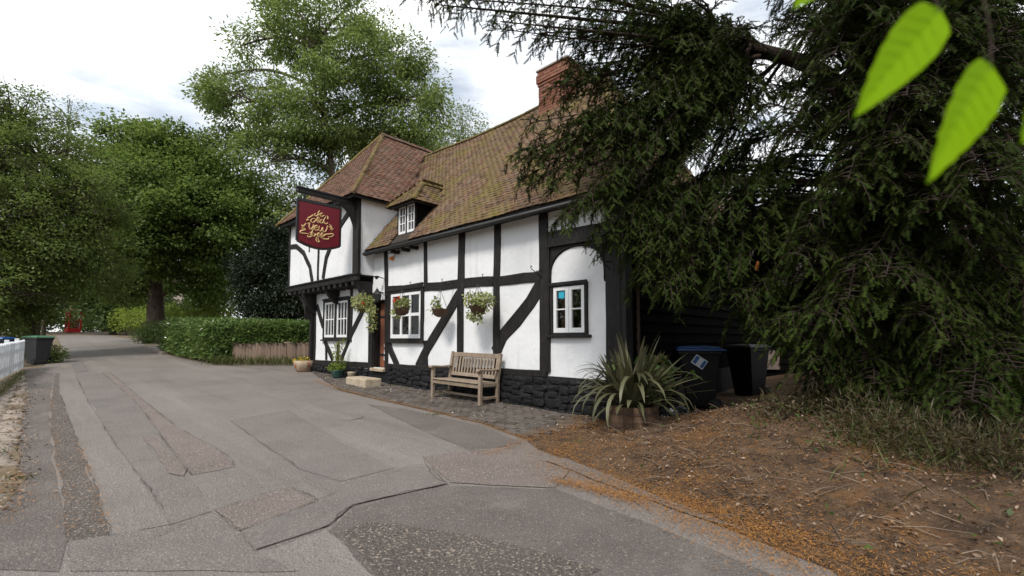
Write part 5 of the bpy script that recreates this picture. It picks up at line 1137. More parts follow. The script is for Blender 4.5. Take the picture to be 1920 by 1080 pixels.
# sycamore at the bend of the lane
sb_ = (-23.83, 30.50, 1.22)
tree('sycamore_tree', 'rounded dark green sycamore standing over the bend of the lane', None, [sb_, (-23.91, 30.50, 3.07), (-23.99, 30.50, 5.59), (-24.01, 30.50, 8.51), (-24.05, 30.50, 12.56)],
     [((-24.80, 30.00, 13.77), (3.0, 3, 2.0)), ((-22.26, 30.00, 13.30), (2.8, 3, 2.0)), ((-26.55, 30.00, 12.75), (2.4, 2.6, 2.0)), ((-22.38, 28.00, 10.97), (3.4, 3, 2.4)), ((-20.06, 30.00, 12.02), (2.6, 2.6, 2.1)), ((-18.55, 30.00, 9.83), (2.0, 2.4, 2.0)), ((-25.86, 29.00, 9.55), (2.6, 2.6, 2.3)), ((-19.96, 28.00, 8.94), (3.0, 3, 2.4)),
      ((-23.32, 28.50, 8.04), (3.0, 3, 1.9)), ((-21.98, 29.50, 6.86), (2.8, 2.6, 1.6)), ((-19.17, 30.00, 7.31), (2.2, 2.4, 1.8)), ((-26.59, 30.00, 6.60), (2.4, 2.4, 1.8)), ((-20.82, 31.00, 5.30), (1.8, 2, 1.3)), ((-26.09, 31.00, 4.75), (1.4, 1.6, 1.0))],
     600, 175, 1.0, (.15, .27), (.11, .20), 'syc', trunk_r=.62, droop=.35, flat=.48)
def at_h(p, up): return (p[0], p[1], H(p[1]) + up)
# untidy trees behind the fence
tree('hedgerow_tree', 'untidy olive-green tree with bare grey twigs behind the white fence', None, [at_h((-21.5, 20.5), -.2), (-21.17, 20.00, 3.21), (-21.40, 20.00, 7.03), (-21.85, 20.00, 10.44)],
     [((-22.38, 20.00, 11.18), (2.0, 2, 1.7)), ((-21.07, 20.00, 9.46), (2.2, 2, 1.8)), ((-21.79, 19.00, 8.37), (2.6, 2.2, 2.2)), ((-19.77, 20.00, 7.52), (2.2, 2.2, 1.8)), ((-20.30, 19.00, 6.29), (2.6, 2.2, 2.0)), ((-19.20, 20.50, 6.19), (1.6, 1.8, 1.5)), ((-21.54, 19.00, 4.48), (2.6, 2.2, 1.8)), ((-20.06, 19.50, 5.02), (2.2, 2.0, 1.5)), ((-20.06, 21.00, 4.30), (1.5, 1.4, .9)), ((-19.14, 20.50, 7.17), (1.2, 1.4, 1.1)), ((-21.52, 19.00, 2.57), (2.0, 1.8, 1.3)), ((-21.10, 20.00, 2.86), (1.1, 1.2, .9)), ((-19.21, 21.00, 4.55), (1.2, 1.4, 1.2)), ((-23.29, 19.00, 10.23), (2.4, 2, 2)), ((-22.23, 18.00, 6.04), (2.8, 2, 2.6)), ((-20.79, 17.00, 2.95), (2.4, 2, 1.8))],
     560, 130, .62, (.10, .20), (.045, .09), 'olive', trunk_r=.30, bare=.6)
tree('bare_topped_tree', 'thin twiggy treetop standing above the olive tree at the lane', None, [at_h((-25.2, 24.5), -.2), (-24.62, 24.00, 7.58), (-24.08, 24.00, 11.07), (-23.96, 24.00, 12.99)], [((-24.00, 24.00, 11.07), (1.2, 1.2, 1.8)), ((-23.98, 24.00, 13.28), (.7, .8, 1.3)), ((-23.20, 24.00, 9.61), (1.0, 1, 1))], 30, 45, .5, (.08, .16), (.03, .07), 'olive', trunk_r=.10, bare=1.3)
# dark evergreen behind the jettied corner
tree('evergreen_tree', 'dark evergreen between the hedge and the jettied wing', None, [at_h((-12.2, 24), -.2), (-12.42, 24.00, 3.57), (-12.52, 24.00, 7.00)], [((-12.47, 24.00, 5.28), (1.7, 1.6, 1.2)), ((-13.28, 24.00, 4.14), (1.2, 1.4, 1.1)), ((-11.34, 23.50, 3.80), (1.6, 1.6, 1.4)), ((-12.41, 23.50, 2.70), (1.6, 1.4, .9)), ((-14.46, 24.50, 5.07), (.7, .8, .7)), ((-12.51, 24.00, 6.71), (.9, 1, .8)), ((-11.07, 24.00, 5.85), (1.2, 1.2, 1.4))], 330, 170, .55, (.10, .20), (.045, .09), 'dark', trunk_r=.18)
# sunlit shrubs under and beyond the sycamore
def shrub(name, label, lobes, m, n, L_=(.12, .24), W_=(.07, .13), cat='shrub', group=None, bark='bark'):
    e = empty(name, (0, 0, 0), 0, label, cat, group); foliage('foliage', lobes, n, L_, W_, M[m], e, .1); st = MB()
    for c, r in lobes:
        g = H(c[1])
        for k in range(5): st.tube([(c[0] + rng.gauss(0, .15), c[1] + rng.gauss(0, .15), g - .05), (c[0] + rng.gauss(0, r[0] * .4), c[1] + rng.gauss(0, r[1] * .4), c[2])], [.03, .012], 4)
    tag(st.build('stems', M[bark], e), kind='stuff'); return e
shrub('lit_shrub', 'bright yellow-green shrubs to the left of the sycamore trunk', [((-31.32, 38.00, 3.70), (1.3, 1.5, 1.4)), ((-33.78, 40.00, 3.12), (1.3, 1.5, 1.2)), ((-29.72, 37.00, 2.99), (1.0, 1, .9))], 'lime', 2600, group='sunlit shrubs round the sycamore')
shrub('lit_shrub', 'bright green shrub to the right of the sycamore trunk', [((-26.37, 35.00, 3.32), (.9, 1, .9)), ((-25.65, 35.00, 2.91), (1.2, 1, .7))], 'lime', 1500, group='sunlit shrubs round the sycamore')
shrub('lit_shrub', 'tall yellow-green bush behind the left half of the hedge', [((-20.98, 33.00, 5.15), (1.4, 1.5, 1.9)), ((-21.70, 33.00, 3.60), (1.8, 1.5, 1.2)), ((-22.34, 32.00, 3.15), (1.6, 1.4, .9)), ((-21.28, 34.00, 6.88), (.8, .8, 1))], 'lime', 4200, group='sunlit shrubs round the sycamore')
shrub('trunk_shrub', 'dark shrub round the foot of the sycamore trunk', [((-23.21, 29.50, 1.91), (.95, .8, .75)), ((-23.42, 29.00, 1.70), (.7, .7, .55)), ((-22.40, 29.00, 1.63), (.6, .6, .5))], 'mid', 2600, (.08, .16), (.04, .08))
shrub('lane_shrub', 'low dusty shrub right beside the green-lidded bin', [((-17.68, 17.60, 0.90), (.42, .4, .34)), ((-17.61, 17.40, 0.70), (.35, .3, .24)), ((-17.82, 18.00, 0.76), (.28, .3, .22))], 'olive', 900, (.06, .12), (.03, .06))
dwd = [(-70 + 3.4 * i + rng.uniform(-1, 1), 56 + rng.uniform(0, 9) - .2 * i) for i in range(18)]
far_l = [((x, y, H(y) + rng.uniform(1.5, 3.2)), (3.2, 2.5, 3.0)) for x, y in dwd] + [((x, y + 2, H(y) + rng.uniform(5.5, 8)), (3.0, 2.5, 3.0)) for x, y in dwd[:12]]
o = foliage('distant_wood', far_l, 34000, (.3, .55), (.2, .34), M['mid'], None, .2); tag(o, None, None, None, 'stuff')
for i, (px, lab) in enumerate((('a', 'dark leafy tree overhanging the red telephone box'), ('b', 'spreading tree between the telephone box and the sycamore'))):
    c0 = [(-44.23, 42.00, 6.42), (-36.81, 42.00, 5.43)][i]; g = at_h(c0, -.1)
    tree('lane_tree', lab, None, [g, (c0[0], c0[1], c0[2] - .5), (c0[0], c0[1], c0[2] + 3)], [((c0[0] - 1, c0[1], c0[2] + 1.2), (3, 2.6, 2.0)), ((c0[0] + 2.2, c0[1], c0[2] + .6), (2.6, 2.4, 1.6)), ((c0[0], c0[1], c0[2] + 3.5), (3, 2.6, 2.2)), ((c0[0] + 3.2, c0[1] + .5, c0[2] - .3), (1.6, 1.6, 1.2))] + ([((c0[0] + .5, c0[1] + .5, c0[2] - 1.2), (2.2, 1.4, 1.3))] if i else [((c0[0] + .6, c0[1] - 3, c0[2] + .9), (1.6, 1.4, .8)), ((c0[0] - 2.4, c0[1] - 4, c0[2] - 1.2), (1.2, 1.2, 1.3))]) + ([((-37.33, 41.00, 4.36), (1.6, 1.2, .9)), ((-35.85, 41.00, 3.64), (1.4, 1.2, 1.0)), ((-38.62, 42.00, 5.18), (.9, 1.2, .6))] if i else []), 230, 95, 1.0, (.2, .36), (.12, .22), 'mid', trunk_r=.25)
shrub('bend_bush', 'dark bush closing the lane behind the low wall', [((-37.5, 47.5, H(47) + 1.2), (2.2, 1.4, 1.5)), ((-33.8, 46, H(46) + 1.4), (2.4, 1.6, 1.8)), ((-48.5, 46, H(46) + 1.8), (2.2, 1.5, 2.4)), ((-40, 49.5, H(48) + 2), (3, 1, 2.4)), ((-44, 50, H(48) + 1.6), (3, 1, 2.2)), ((-47, 50.5, H(48) + 1.2), (2.6, 1, 1.8))], 'mid', 15000, (.18, .34), (.09, .16))

# unseen canopy added above and right of frame to shade bank and lane
cn = [((4.2, -2.6, 7.4), (3, 2.2, 1.8)), ((7.6, .2, 6.6), (2.6, 2.4, 2.0)), ((10.5, 4, 6.6), (2.4, 2.4, 2.2)), ((4.6, -5.4, 8.0), (3, 2.2, 1.8)), ((7.5, -4, 6), (3, 2.6, 2.4)), ((11, 1, 5), (2.4, 2.6, 3)), ((12.5, 6.5, 5.5), (2.4, 2.6, 3))]
tag(foliage('shade_canopy', cn, 15000, (.2, .34), (.13, .2), M['mid'], None, .2), kind='stuff')
# the hedgerow is unseen, added along the fence line to darken the pub windows' reflections
hl = [((-13.5 - .35 * k + rng.uniform(-.6, .6), 8.5 - 1.5 * k, H(8.5 - 1.5 * k) + rng.uniform(1.2, 4.2)), (1.5, 1.3, 1.9)) for k in range(14)] + [((-13.8 - .35 * k, 8.5 - 1.5 * k, H(8.5 - 1.5 * k) + 1.0), (1.3, 1.2, 1.4)) for k in range(14)]
tag(foliage('reflected_hedgerow', hl, 16000, (.2, .36), (.12, .2), M['olive'], None, .2), kind='stuff')

# ------------------------------------------------------------------ the old yew: limbs, side branches in flat drooping sprays
yw = empty('yew_tree', (0, 0, 0), 0, 'huge dark yew with drooping needled boughs filling the right of the view', 'tree')
yb = MB(); YT = [(5.6, 6.6, .3), (5.55, 6.6, 1.6), (5.5, 6.5, 3.2), (5.3, 6.4, 5.2), (5.2, 6.4, 7.5)]
for k in range(5):
    a = k * 1.257; q = [(p[0] + .22 * math.cos(a + .3 * i) * (1.3 - .15 * i), p[1] + .22 * math.sin(a + .3 * i) * (1.3 - .15 * i), p[2]) for i, p in enumerate(YT)]; yb.tube(catmull(q, 4), [.30 - .011 * i for i in range(17)], 8)
SP, SD, SU_ = [], [], []      # spray base, direction, up
def bough(pts, r0, s0=.15, side=.75, gap=.15, dens=1.0, hang=.35, twin=2, jit=.5):
    for _ in range(twin):
        e_ = Vector(pts[-1]) + rvec() * jit; m_ = Vector(pts[1]) + rvec() * jit * .6; bough([pts[0], m_, e_], r0 * .6, s0, side, gap * 1.1, dens, hang, 0)
    gap *= .66; side *= 1.0
    C = catmull(pts, 6); n = len(C); yb.tube(C, [max(.006, r0 * (1 - .9 * i / (n - 1))) for i in range(n)], 6, False)
    ln = sum((b - a).length for a, b in zip(C, C[1:])); k = int(ln / gap); sgn = 1
    for i in range(k):
        t = s0 + (1 - s0) * (i + rng.random()) / k; f = t * (n - 1); j = min(n - 2, int(f)); p = C[j].lerp(C[j + 1], f - j); d = (C[j + 1] - C[j]).normalized()
        sd = d.cross(Vector((0, 0, 1))); sd = sd.normalized() if sd.length > .1 else Vector((1, 0, 0)); sgn = -sgn
        bl = side * (1.05 - .55 * t) * rng.uniform(.55, 1.25); e = (d * rng.uniform(.45, .9) + sd * sgn * rng.uniform(.6, 1.0) + Vector((0, 0, rng.uniform(-.35, .25)))).normalized()
        q0, m1 = p, p + e * bl * .55 + Vector((0, 0, .03)); q1 = p + e * bl + Vector((0, 0, -hang * bl * rng.uniform(.6, 1.3))); br = catmull([q0, m1, q1], 2)
        yb.tube(br, [.011 - .008 * z / (len(br) - 1) for z in range(len(br))], 3, False)
        ns = int(bl / .033 * dens)
        for z in range(ns):
            t2 = .12 + .88 * (z + rng.random()) / ns; f2 = t2 * (len(br) - 1); j2 = min(len(br) - 2, int(f2)); pp = br[j2].lerp(br[j2 + 1], f2 - j2); dd = (br[j2 + 1] - br[j2]).normalized(); s2 = dd.cross(Vector((0, 0, 1))); s2 = s2.normalized() if s2.length > .05 else Vector((1, 0, 0))
            ee = (dd * rng.uniform(.5, 1.1) + s2 * (1 if z % 2 else -1) * rng.uniform(.3, .9) + Vector((0, 0, rng.uniform(-.42, .30)))).normalized(); SP.append(tuple(pp)); SD.append(tuple(ee))
def sprays(name, P, D, Lr, m, parent, npair=8):
    """each spray: a flat twig of paired needle blades"""
    P, D = np.array(P), unit(np.array(D)); n = len(P); up = unit(np.array([0, 0, 1.]) + nr.normal(size=(n, 3)) * .35); S = unit(np.cross(D, up)); U_ = np.cross(S, D); Ls = nr.uniform(*Lr, (n, 1)); Vs = []
    for k in range(npair):
        t = .06 + .92 * k / npair; base = P + D * Ls * t - np.array([0, 0, 1.]) * Ls * .08 * t * t; ln = Ls * (.30 * (1 - .55 * t)) * nr.uniform(.75, 1.25, (n, 1)); w_ = Ls * .075 * nr.uniform(.8, 1.3, (n, 1))
        for sg in (-1, 1):
            tip = base + (D * .62 + S * sg * .8 + U_ * nr.uniform(-.35, .15, (n, 1))) * ln; Vs.append(np.stack([base - D * w_, base + D * w_, tip], 1))
    tip = P + D * Ls * 1.05 - np.array([0, 0, 1.]) * Ls * .09; Vs.append(np.stack([P - S * Ls * .022, P + S * Ls * .022, tip], 1))
    V = np.concatenate([v.reshape(n, 1, 3, 3) for v in Vs], 1).reshape(-1, 3); return np_mesh(name, V, np.arange(len(V)).reshape(-1, 3), M[m], parent)
def tp(z): 
    for a, b in zip(YT, YT[1:]):
        if a[2] <= z <= b[2]: t = (z - a[2]) / (b[2] - a[2]); return tuple(a[i] + t * (b[i] - a[i]) for i in range(3))
    return YT[-1]
# long limbs reaching out over the pub roof
HUB = (3.77, 6.60, 5.76)
LIMB = catmull([tp(4.4), (4.64, 6.60, 5.43), HUB, (3.29, 6.60, 5.97), (2.65, 6.60, 6.05)], 5); yb.tube(LIMB, [.15 - .0058 * i for i in range(21)], 7)
LIMB = LIMB[7:]
for end, mid, r_ in (((-1.10, 6.20, 6.18), (1.37, 6.60, 6.30), .055), ((-0.81, 6.60, 7.06), (1.58, 6.80, 7.06), .06), ((0.39, 6.40, 5.90), (2.13, 6.50, 5.78), .05), ((-0.15, 6.00, 5.78), (1.81, 6.20, 5.85), .05), ((0.99, 6.30, 5.13), (2.13, 6.50, 5.41), .055), ((0.77, 6.10, 4.33), (1.82, 6.30, 4.81), .05), ((0.86, 6.00, 3.84), (2.09, 6.20, 4.38), .05),
        ((0.18, 5.90, 3.80), (1.61, 6.10, 4.25), .04), ((0.88, 5.90, 3.12), (1.68, 6.10, 3.73), .04), ((1.62, 6.20, 3.17), (2.41, 6.30, 3.96), .04), ((1.03, 6.60, 4.49), (2.46, 6.80, 5.00), .04), ((1.45, 6.40, 3.77), (2.62, 6.60, 4.49), .035), ((2.20, 6.40, 2.91), (2.83, 6.40, 3.77), .035), ((0.92, 6.60, 5.72), (2.20, 6.70, 5.87), .04), ((0.78, 6.50, 4.96), (2.05, 6.50, 5.25), .04), ((0.30, 6.20, 4.19), (1.75, 6.30, 4.66), .04), ((0.07, 6.00, 3.95), (1.64, 6.20, 4.45), .035), ((0.53, 5.90, 3.44), (1.68, 6.10, 4.10), .035), ((0.69, 5.80, 3.05), (1.65, 6.00, 3.69), .035), ((1.12, 5.90, 2.87), (1.97, 6.10, 3.58), .035), ((1.15, 6.80, 5.55), (2.31, 6.80, 5.76), .035), ((1.41, 6.80, 6.11), (2.48, 6.80, 6.11), .035), ((1.54, 6.40, 4.31), (2.43, 6.50, 4.84), .035), ((0.84, 6.50, 5.45), (2.08, 6.60, 5.64), .04), ((1.21, 6.30, 4.66), (2.24, 6.40, 5.03), .035), ((1.89, 6.20, 3.47), (2.57, 6.30, 4.19), .035), ((1.28, 6.00, 2.82), (1.96, 6.10, 3.43), .035)):
    o_ = LIMB[rng.randrange(2, len(LIMB))] + rvec() * .10; bough([o_, Vector(mid).lerp(Vector(o_), .25) + rvec() * .18, end], r_, .14, .50, .11, .95, .40, 1, .24)
for end, mid, r_ in (((2.89, 8.00, 5.33), (3.48, 7.40, 5.41), .03), ((3.26, 8.00, 4.64), (3.65, 7.40, 5.13), .03), ((2.68, 8.00, 4.64), (3.38, 7.40, 5.04), .03), ((3.76, 8.20, 5.94), (3.94, 7.40, 5.87), .03), ((3.19, 8.00, 6.03), (3.68, 7.40, 5.96), .03), ((3.53, 8.00, 4.16), (3.82, 7.40, 4.86), .03), ((2.02, 7.50, 7.06), (3.07, 7.00, 6.51), .04), ((2.20, 6.20, 6.48), (3.04, 6.40, 6.07), .04), ((3.13, 7.60, 6.08), (3.48, 7.00, 5.89), .03), ((2.85, 7.40, 4.86), (3.38, 7.00, 5.28), .03), ((2.39, 7.30, 5.72), (3.23, 7.00, 5.80), .03), ((2.83, 5.80, 5.49), (3.32, 6.20, 5.69), .03)):
    o_ = LIMB[rng.randrange(1, len(LIMB))] + rvec() * .10; bough([o_, Vector(mid) + rvec() * .2, end], r_, .25, .5, .17, .7, .3, 1, .3)
# a second tier below: boughs sweeping down over the gable end and the bins
for z_, end, mid, r_ in ((3.4, (1.67, 6.00, 2.64), (2.73, 6.20, 3.39), .035), (3.4, (1.98, 6.00, 2.28), (3.02, 6.20, 3.09), .035), (3.3, (2.59, 6.10, 2.12), (3.51, 6.30, 2.89), .035), (3.1, (3.03, 6.00, 1.79), (3.81, 6.20, 2.57), .035), (3.0, (3.87, 8.40, 2.78), (4.42, 7.60, 3.28), .03), (2.9, (4.55, 8.40, 2.48), (4.86, 7.60, 3.01), .03), (3.6, (5.29, 8.60, 3.12), (5.24, 7.60, 3.47), .03), (2.8, (5.84, 8.40, 2.48), (5.67, 7.60, 2.92), .03), (2.6, (4.91, 8.20, 1.87), (5.19, 7.60, 2.38), .03), (2.4, (5.62, 8.00, 1.58), (5.57, 7.40, 2.09), .03), (4.0, (6.37, 8.40, 3.38), (5.97, 7.60, 3.74), .03), (3.4, (2.98, 7.40, 2.88), (3.83, 7.00, 3.56), .03), (3.2, (3.94, 7.60, 2.47), (4.61, 7.20, 3.10), .03), (3.6, (2.48, 7.20, 3.45), (3.63, 6.90, 4.03), .03), (3.6, (1.68, 6.30, 2.89), (2.98, 6.40, 3.69), .05), (3.6, (2.42, 6.30, 2.44), (3.34, 6.40, 3.07), .05), (3.4, (3.13, 6.80, 2.52), (3.68, 6.60, 3.04), .045), (3.3, (3.39, 6.20, 1.98), (3.88, 6.30, 2.67), .05), (3.0, (3.73, 5.80, 1.47), (4.09, 6.00, 1.97), .05),
        (3.0, (4.07, 6.80, 1.80), (4.44, 6.60, 2.49), .04), (2.8, (3.77, 5.40, 0.90), (4.29, 5.80, 1.67), .045), (2.6, (3.29, 5.20, 1.47), (4.23, 5.80, 2.08), .045), (2.8, (3.95, 5.00, 0.94), (4.47, 5.60, 1.67), .04), (2.4, (4.13, 4.80, 0.85), (4.71, 5.50, 1.60), .04), (3.8, (3.92, 7.20, 3.01), (4.38, 6.80, 3.75), .04), (4, (3.43, 7.40, 3.32), (4.21, 6.90, 4.20), .03),
        (4.2, (3.04, 7.50, 3.71), (4.04, 7.00, 4.76), .03), (3.6, (3.56, 4.80, 1.86), (4.39, 5.60, 2.80), .045), (3.4, (3.80, 4.60, 2.06), (4.70, 5.50, 2.77), .045), (3.2, (4.22, 4.40, 1.41), (4.88, 5.30, 2.28), .045), (2.8, (4.61, 4.40, 1.10), (5.14, 5.20, 1.89), .045), (2.6, (4.08, 4.20, 0.63), (4.80, 5.00, 1.41), .04), (2.4, (4.67, 4.20, 0.73), (5.09, 4.90, 1.29), .04),
        (3.9, (3.58, 5.40, 2.49), (4.43, 6.00, 3.33), .04), (4.2, (3.71, 5.20, 2.95), (4.52, 5.80, 3.83), .04), (4.4, (3.89, 4.80, 3.07), (4.70, 5.60, 3.89), .045), (4.4, (4.27, 4.60, 2.72), (4.91, 5.40, 3.60), .045), (4.2, (4.84, 4.60, 2.28), (5.25, 5.30, 3.17), .045), (4, (5.19, 4.60, 1.84), (5.43, 5.20, 2.64), .045), (2.2, (4.30, 4.10, 0.37), (4.80, 4.80, 0.96), .035), (2.1, (4.14, 4.60, 0.40), (4.72, 5.20, 0.92), .03)):
    bough([tp(z_), mid, end], r_, .28, .60, .12, 1.0, .5, 2, .32)
# the dense upper right of the crown
for z_, end, mid, r_ in ((4.9, (3.50, 5.40, 3.93), (4.49, 6.00, 4.73), .04), (5.0, (3.77, 5.20, 4.35), (4.57, 5.80, 5.05), .04), (5.2, (3.68, 5.40, 5.21), (4.61, 6.00, 5.71), .045), (5.2, (3.83, 4.90, 5.11), (4.65, 5.60, 5.64), .045), (5.0, (4.02, 4.50, 3.90), (4.76, 5.30, 4.74), .045), (5.2, (4.29, 4.40, 4.51), (4.88, 5.20, 5.20), .045), (5.0, (4.68, 4.40, 3.85), (5.17, 5.20, 4.68), .045),
        (4.8, (5.17, 4.50, 3.24), (5.45, 5.20, 4.09), .045), (5.2, (5.15, 4.50, 4.58), (5.39, 5.20, 5.14), .045), (4.8, (4.48, 4.30, 3.16), (5.03, 5.10, 3.92), .04), (4.7, (3.89, 4.50, 3.40), (4.67, 5.30, 4.21), .04), (5.6, (4.24, 5.00, 5.70), (4.80, 5.60, 5.99), .05), (5.6, (5.25, 4.80, 5.53), (5.30, 5.40, 5.90), .05), (4.6, (6.47, 5.00, 2.71), (6.18, 5.50, 3.50), .05), (4.2, (6.57, 5.00, 1.64), (6.25, 5.50, 2.51), .05), (3.4, (6.24, 4.80, 0.74), (6.03, 5.30, 1.65), .05),
        (4.4, (8.04, 6.60, 3.84), (7.13, 6.60, 4.32), .04), (4.8, (8.19, 6.80, 4.91), (7.31, 6.80, 5.25), .04), (3.8, (8.31, 6.80, 3.01), (7.26, 6.70, 3.47), .04), (5.2, (8.32, 7.00, 5.89), (7.27, 6.80, 5.93), .04), (5.5, (7.87, 7.00, 6.69), (6.98, 6.80, 6.62), .04), (5.3, (5.62, 7.40, 7.37), (5.82, 7.00, 6.87), .04), (4.6, (4.99, 7.40, 5.13), (5.32, 7.00, 5.10), .035), (4.9, (4.38, 7.20, 6.47), (5.11, 7.00, 6.24), .035), (5.2, (6.66, 5.00, 4.37), (6.38, 5.60, 4.93), .05), (4.6, (5.66, 7.40, 4.13), (5.55, 7.00, 4.59), .04), (4.2, (6.50, 7.60, 3.38), (6.19, 7.20, 3.97), .04), (3.8, (6.09, 7.60, 2.47), (5.98, 7.20, 3.19), .04), (3.2, (6.87, 7.40, 2.09), (6.47, 7.10, 2.82), .04), (3.0, (5.53, 7.60, 1.75), (5.68, 7.20, 2.33), .04), (4.8, (7.09, 7.40, 4.40), (6.65, 7.10, 4.72), .04), (5.0, (7.96, 7.40, 5.68), (7.14, 7.10, 5.69), .04), (3.6, (8.00, 7.20, 2.76), (7.15, 7.00, 3.22), .04), (2.6, (6.39, 7.40, 1.05), (6.16, 7.10, 1.73), .035), (5.2, (6.85, 7.60, 6.75), (6.58, 7.20, 6.56), .04), (5.4, (4.08, 6.40, 6.56), (4.70, 6.40, 6.40), .045), (4.8, (4.62, 7.80, 5.81), (5.23, 7.20, 5.66), .03)):
    bough([tp(z_), mid, end], r_, .25, .66, .12, 1.0, .45)
for k in range(9):    # thin bare hanging twigs
    p = Vector([(2.22, 6.10, 3.43), (2.44, 6.20, 3.69), (2.59, 6.20, 3.62)][k % 3]) + rvec() * .25; yb.tube(catmull([p, p + Vector((rng.gauss(0, .08), 0, -.45)), p + Vector((rng.gauss(-.1, .12), 0, -.95))], 4), [.008, .006, .005, .005, .004, .004, .003, .003, .002][:9], 4, False)
yb.build('trunk', M['bark_red'], yw, True)
print('yew sprays', len(SP))
sprays('crown', SP, SD, (.08, .165), 'yew', yw, 6)
for k, p in enumerate(((3.22, 5.90, 2.45), (4.03, 5.60, 2.23))):
    sprays('dead_sprig', [p] * 4, [(rng.gauss(0, .3), rng.gauss(0, .2), -1) for _ in range(4)], (.10, .18), 'yewbrown', yw, 7)

# ------------------------------------------------------------------ bright leaves of an overhanging branch close to the camera
lb = empty('leafy_branch', (0, 0, 0), 0, 'bright green leaves of an overhanging branch close to the viewer', 'branch')
TW = [(0.72, 0.52, 1.87), (0.58, 0.47, 1.84), (0.48, 0.45, 1.81), (0.42, 0.46, 1.82), (0.32, 0.48, 1.83)]
tw = MB(); tw.tube(catmull(TW, 5), [.0035 - .00012 * i for i in range(21)], 6); tw.build('twig', M['bark'], lb, True)
def close_leaf(base, tip, wd, facing, root, bend=.08):
    base, tip = Vector(base), Vector(tip); d = tip - base; Ln = d.length; d.normalize(); s = d.cross(Vector(facing)).normalized(); u = s.cross(d); q = MB(); n = 16; ws = 6
    for i in range(n + 1):
        t = i / n; prof = (math.sin(math.pi * t ** .62) ** .8) * (1 - .32 * t); 
        if t > .97: prof *= .3
        for k in range(-ws, ws + 1):
            f = k / ws; w_ = wd * .58 * prof; rip = .004 * math.sin(t * 40 + abs(f) * 9) * abs(f) * .35; q.v.append(tuple(base + d * Ln * t + s * w_ * f + u * (abs(f) * w_ * .30 - bend * Ln * math.sin(math.pi * t) * .5 + rip)))
    wn = 2 * ws + 1
    for i in range(n):
        for k in range(wn - 1): a = i * wn + k; q.f.append((a, a + 1, a + wn + 1, a + wn))
    o = q.build('leaf', M['beech'], lb, True); pt = MB(); pt.tube(catmull([root, Vector(root).lerp(base, .6) + u * .004, base, base + d * Ln * .03], 4), .0008, 5); pt.build('petiole', M['bark'], o, True); vn = MB()
    def lp(t, f):
        prof = (math.sin(math.pi * t ** .62) ** .8) * (1 - .32 * t); w_ = wd * .58 * prof; return base + d * Ln * t + s * w_ * f + u * (abs(f) * w_ * .30 - bend * Ln * math.sin(math.pi * t) * .5 + .0004)
    vn.tube([lp(t / 12, 0) for t in range(13)], [.0007 - .00005 * t for t in range(13)], 4)
    for k in range(1, 8):
        for sg in (-1, 1): vn.tube([lp(k / 10 + .13 * j, sg * .9 * j) for j in (0, .35, .7, 1)], [.0004, .0003, .0003, .0002], 3)
    vn.build('veins', M['beech'], o); return o
close_leaf((0.44, 0.45, 1.77), (0.34, 0.44, 1.65), .050, (.3, -.9, .25), TW[3])
close_leaf((0.49, 0.45, 1.71), (0.40, 0.43, 1.58), .052, (.35, -.9, .2), TW[2], .05)
close_leaf((0.50, 0.42, 1.66), (0.47, 0.41, 1.61), .05, (.5, -.8, .1), TW[1])
close_leaf((0.34, 0.46, 1.83), (0.29, 0.45, 1.77), .032, (.2, -.9, .3), TW[4])

# ------------------------------------------------------------------ undergrowth, litter
def gpos(x, y): return H(y) + max(0, bank(x, y)) + .004
def scatter(n, cx, cy, sx, sy):
    x, y = nr.normal(cx, sx, n), nr.normal(cy, sy, n); return np.stack([x, y, np.array([gpos(a, b) for a, b in zip(x, y)])], 1)
q = (3.27, 5.25); lob = [((q[0] - .1, q[1], gpos(*q) + .10), (.55, .30, .14)), ((q[0] + .5, q[1] + .1, gpos(*q) + .12), (.5, .35, .16))]
shrub('sprawling_shrub', 'low grey-green sprawling shrub on the needle-covered bank', [(c, r) for c, r in lob], 'brush', 1500, (.03, .07), (.012, .025))
sg = [(3.52, 4.50), (3.46, 4.08), (3.20, 4.35), (3.51, 3.83), (3.69, 3.62)]
gl = np.concatenate([scatter(60, g[0], g[1], .16, .12) for g in sg] + [scatter(160, 3.9, 4.4, .8, .7)]); k = len(gl)
tag(leaves('undergrowth_grass', gl, np.column_stack([nr.normal(-.1, .55, k), nr.normal(-.15, .55, k), nr.uniform(.3, 1, k)]), nr.uniform(.12, .42, k), nr.uniform(.007, .014, k), M['grass']), kind='stuff')
iv = np.concatenate([scatter(500, 4.6, 4.4, 1.0, .8), scatter(120, 3.3, 5.0, .5, .4), scatter(200, 4.6, 6.0, .9, .6)]); iv[:, 2] += nr.uniform(.01, .16, len(iv)); k = len(iv)
tag(leaves('undergrowth_leaves', iv, np.column_stack([nr.normal(0, .6, k), nr.normal(-.2, .6, k), nr.normal(.2, .4, k)]), nr.uniform(.03, .075, k), nr.uniform(.02, .045, k), M['mid']), kind='stuff')
bl2 = [((*g[:2], gpos(*g) + .10), (.42, .26, .20)) for g in ((3.49, 5.60), (3.63, 5.25), (3.55, 4.67), (3.54, 4.28), (3.58, 4.00), (3.67, 3.73), (3.86, 3.62), (4.25, 5.05), (4.41, 4.67), (4.50, 4.35))]
tag(foliage('undergrowth_brush', [(c, (r[0], r[1], r[2] * 1.35)) for c, r in bl2], 8500, (.04, .15), (.004, .011), M['brush'], None, -.1), kind='stuff')
b3 = [(c, (r[0], r[1], r[2] * .8)) for c, r in bl2]; tag(foliage('undergrowth_leaves', b3, 1500, (.025, .06), (.014, .032), M['brush'], None, .1), kind='stuff')
brb = MB()
